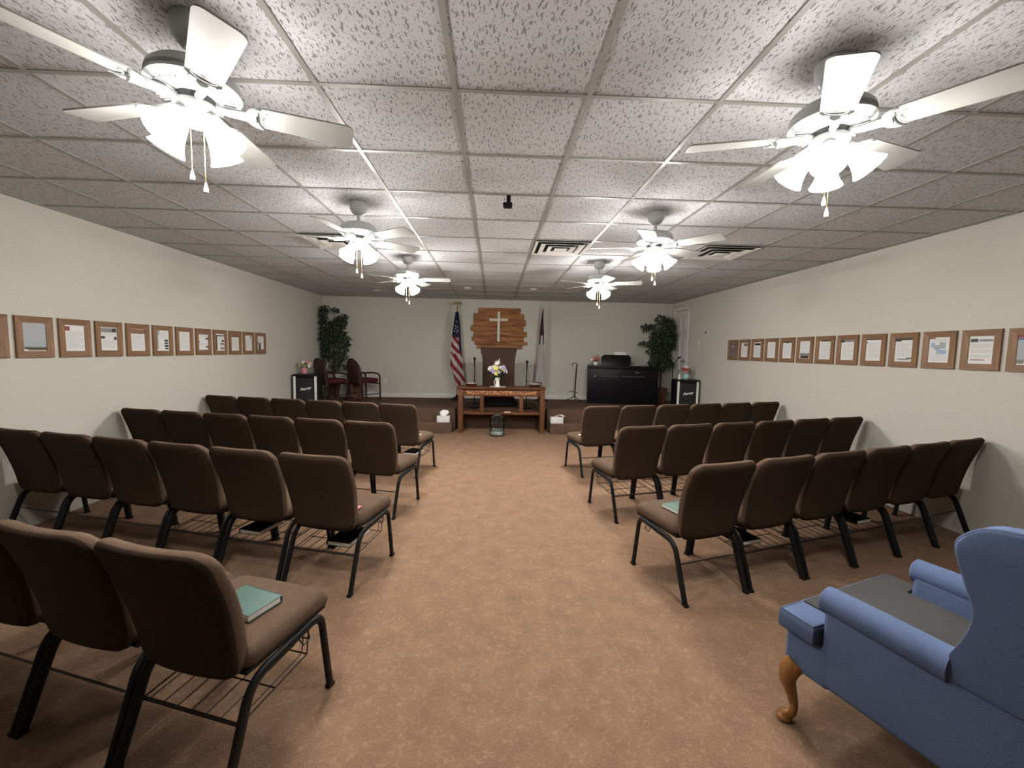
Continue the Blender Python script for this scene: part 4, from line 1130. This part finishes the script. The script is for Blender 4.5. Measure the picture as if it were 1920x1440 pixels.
# (x offset, z above stage, rx, rz, leaves)
ficus(-3.36, 7.33, 'tall artificial ficus tree in the back left corner behind the burgundy armchairs',
      [(-.02, 1.45, .27, .30, 620), (-.22, 1.80, .12, .20, 140), (-.16, 1.98, .12, .08, 60), (.17, 1.70, .15, .15, 160), (.28, 1.82, .08, .05, 24), (-.27, 1.25, .09, .22, 80), (.27, 1.28, .09, .24, 110),
       (-.14, 1.02, .15, .24, 200), (.16, .98, .16, .26, 220), (.30, .72, .10, .08, 36), (.02, .72, .12, .14, 70), (.06, 1.94, .10, .06, 30)], 5, 1.5, .14)
ficus(3.975, 7.24, 'tall artificial ficus tree in the back right corner beside the door',
      [(.0, 1.42, .30, .34, 760), (-.32, 1.72, .16, .08, 90), (-.42, 1.66, .06, .05, 18), (-.45, 1.36, .10, .05, 40), (-.05, 1.88, .14, .14, 110), (.16, 1.78, .14, .16, 130), (.20, 1.50, .16, .30, 260),
       (-.24, 1.25, .14, .18, 130), (-.02, 1.02, .24, .22, 330), (.12, .92, .18, .14, 150), (-.20, .88, .12, .16, 110), (-.02, .78, .12, .08, 60)], 9, 1.4, .17)

# ------------------------------------------------------------------ burgundy armchairs and wooden box
def arch_chair(x, y, rz, lab):
    t = thing('rattan_armchair', lab, 'armchair', (x, y, ZS), rz, 'burgundy rattan armchairs on the stage')
    # local: faces -y.  arched woven back
    P = [(-.235, .10), (-.245, .50)] + [(.245 * math.cos(R(180 - 180 * i / 14)), .60 + .285 * math.sin(R(180 - 180 * i / 14))) for i in range(15)] + [(.245, .50), (.235, .10)]
    def fn(u, v):
        zz = .36 + .50 * v; hw_ = .225 if zz < .60 else .225 * math.sqrt(max(0.0, 1 - ((zz - .60) / .27) ** 2))
        a = (u - .5) * 2
        return (a * hw_, .235 + .05 * v - .05 * a * a, zz)
    o = MB().grid(fn, 16, 20, M_rattan).build('woven_back', None, t, angle=80, fix=False); md = o.modifiers.new('thick', 'SOLIDIFY'); md.thickness = .018
    m = MB(); m.tube([(px, .23 + .10 * (pz - .4) - .045 * (px / .245) ** 2, pz) for px, pz in P], .018, n=10); m.build('back_hoop', M_mahog, t)
    MB().rbox((0, -.02, .43), (.235, .22, .045), .035, n=3, k=3).build('seat', M_burg, t)
    for s in (-1, 1):
        m = MB(); m.tube(bend([(s * .25, .20, .60), (s * .265, -.10, .60), (s * .265, -.235, .56), (s * .262, -.25, .0)], .12, 8), .017, n=10); m.build('arm', M_mahog, t)
        m = MB(); m.tube([(s * .237, .19, .45), (s * .245, .26, 0)], .016, n=8); m.build('leg', M_mahog, t)
        m = MB(); m.tube([(s * .25, .235, .14), (s * .262, -.245, .14)], .010, n=8); m.build('stretcher', M_mahog, t)
    MB().tube([(-.25, -.24, .36), (.25, -.24, .36)], .014, n=8).build('seat_rail', M_mahog, t)
arch_chair(-3.22, 6.79, R(140), 'burgundy rattan armchair behind the left loudspeaker')
arch_chair(-2.63, 7.04, R(140), 'burgundy rattan armchair nearer the flag, right of the corner plant')
t = thing('wooden_box', 'small brown wooden box under the second burgundy armchair', 'box', (-2.84, 7.30, ZS))  # lidded box standing under the armchair
MB().rbox((0, 0, .16), (.075, .075, .16), .006).build('box_body', M_boxw, t)
MB().rbox((0, 0, .325), (.082, .082, .006), .003).build('lid', M_boxw, t)
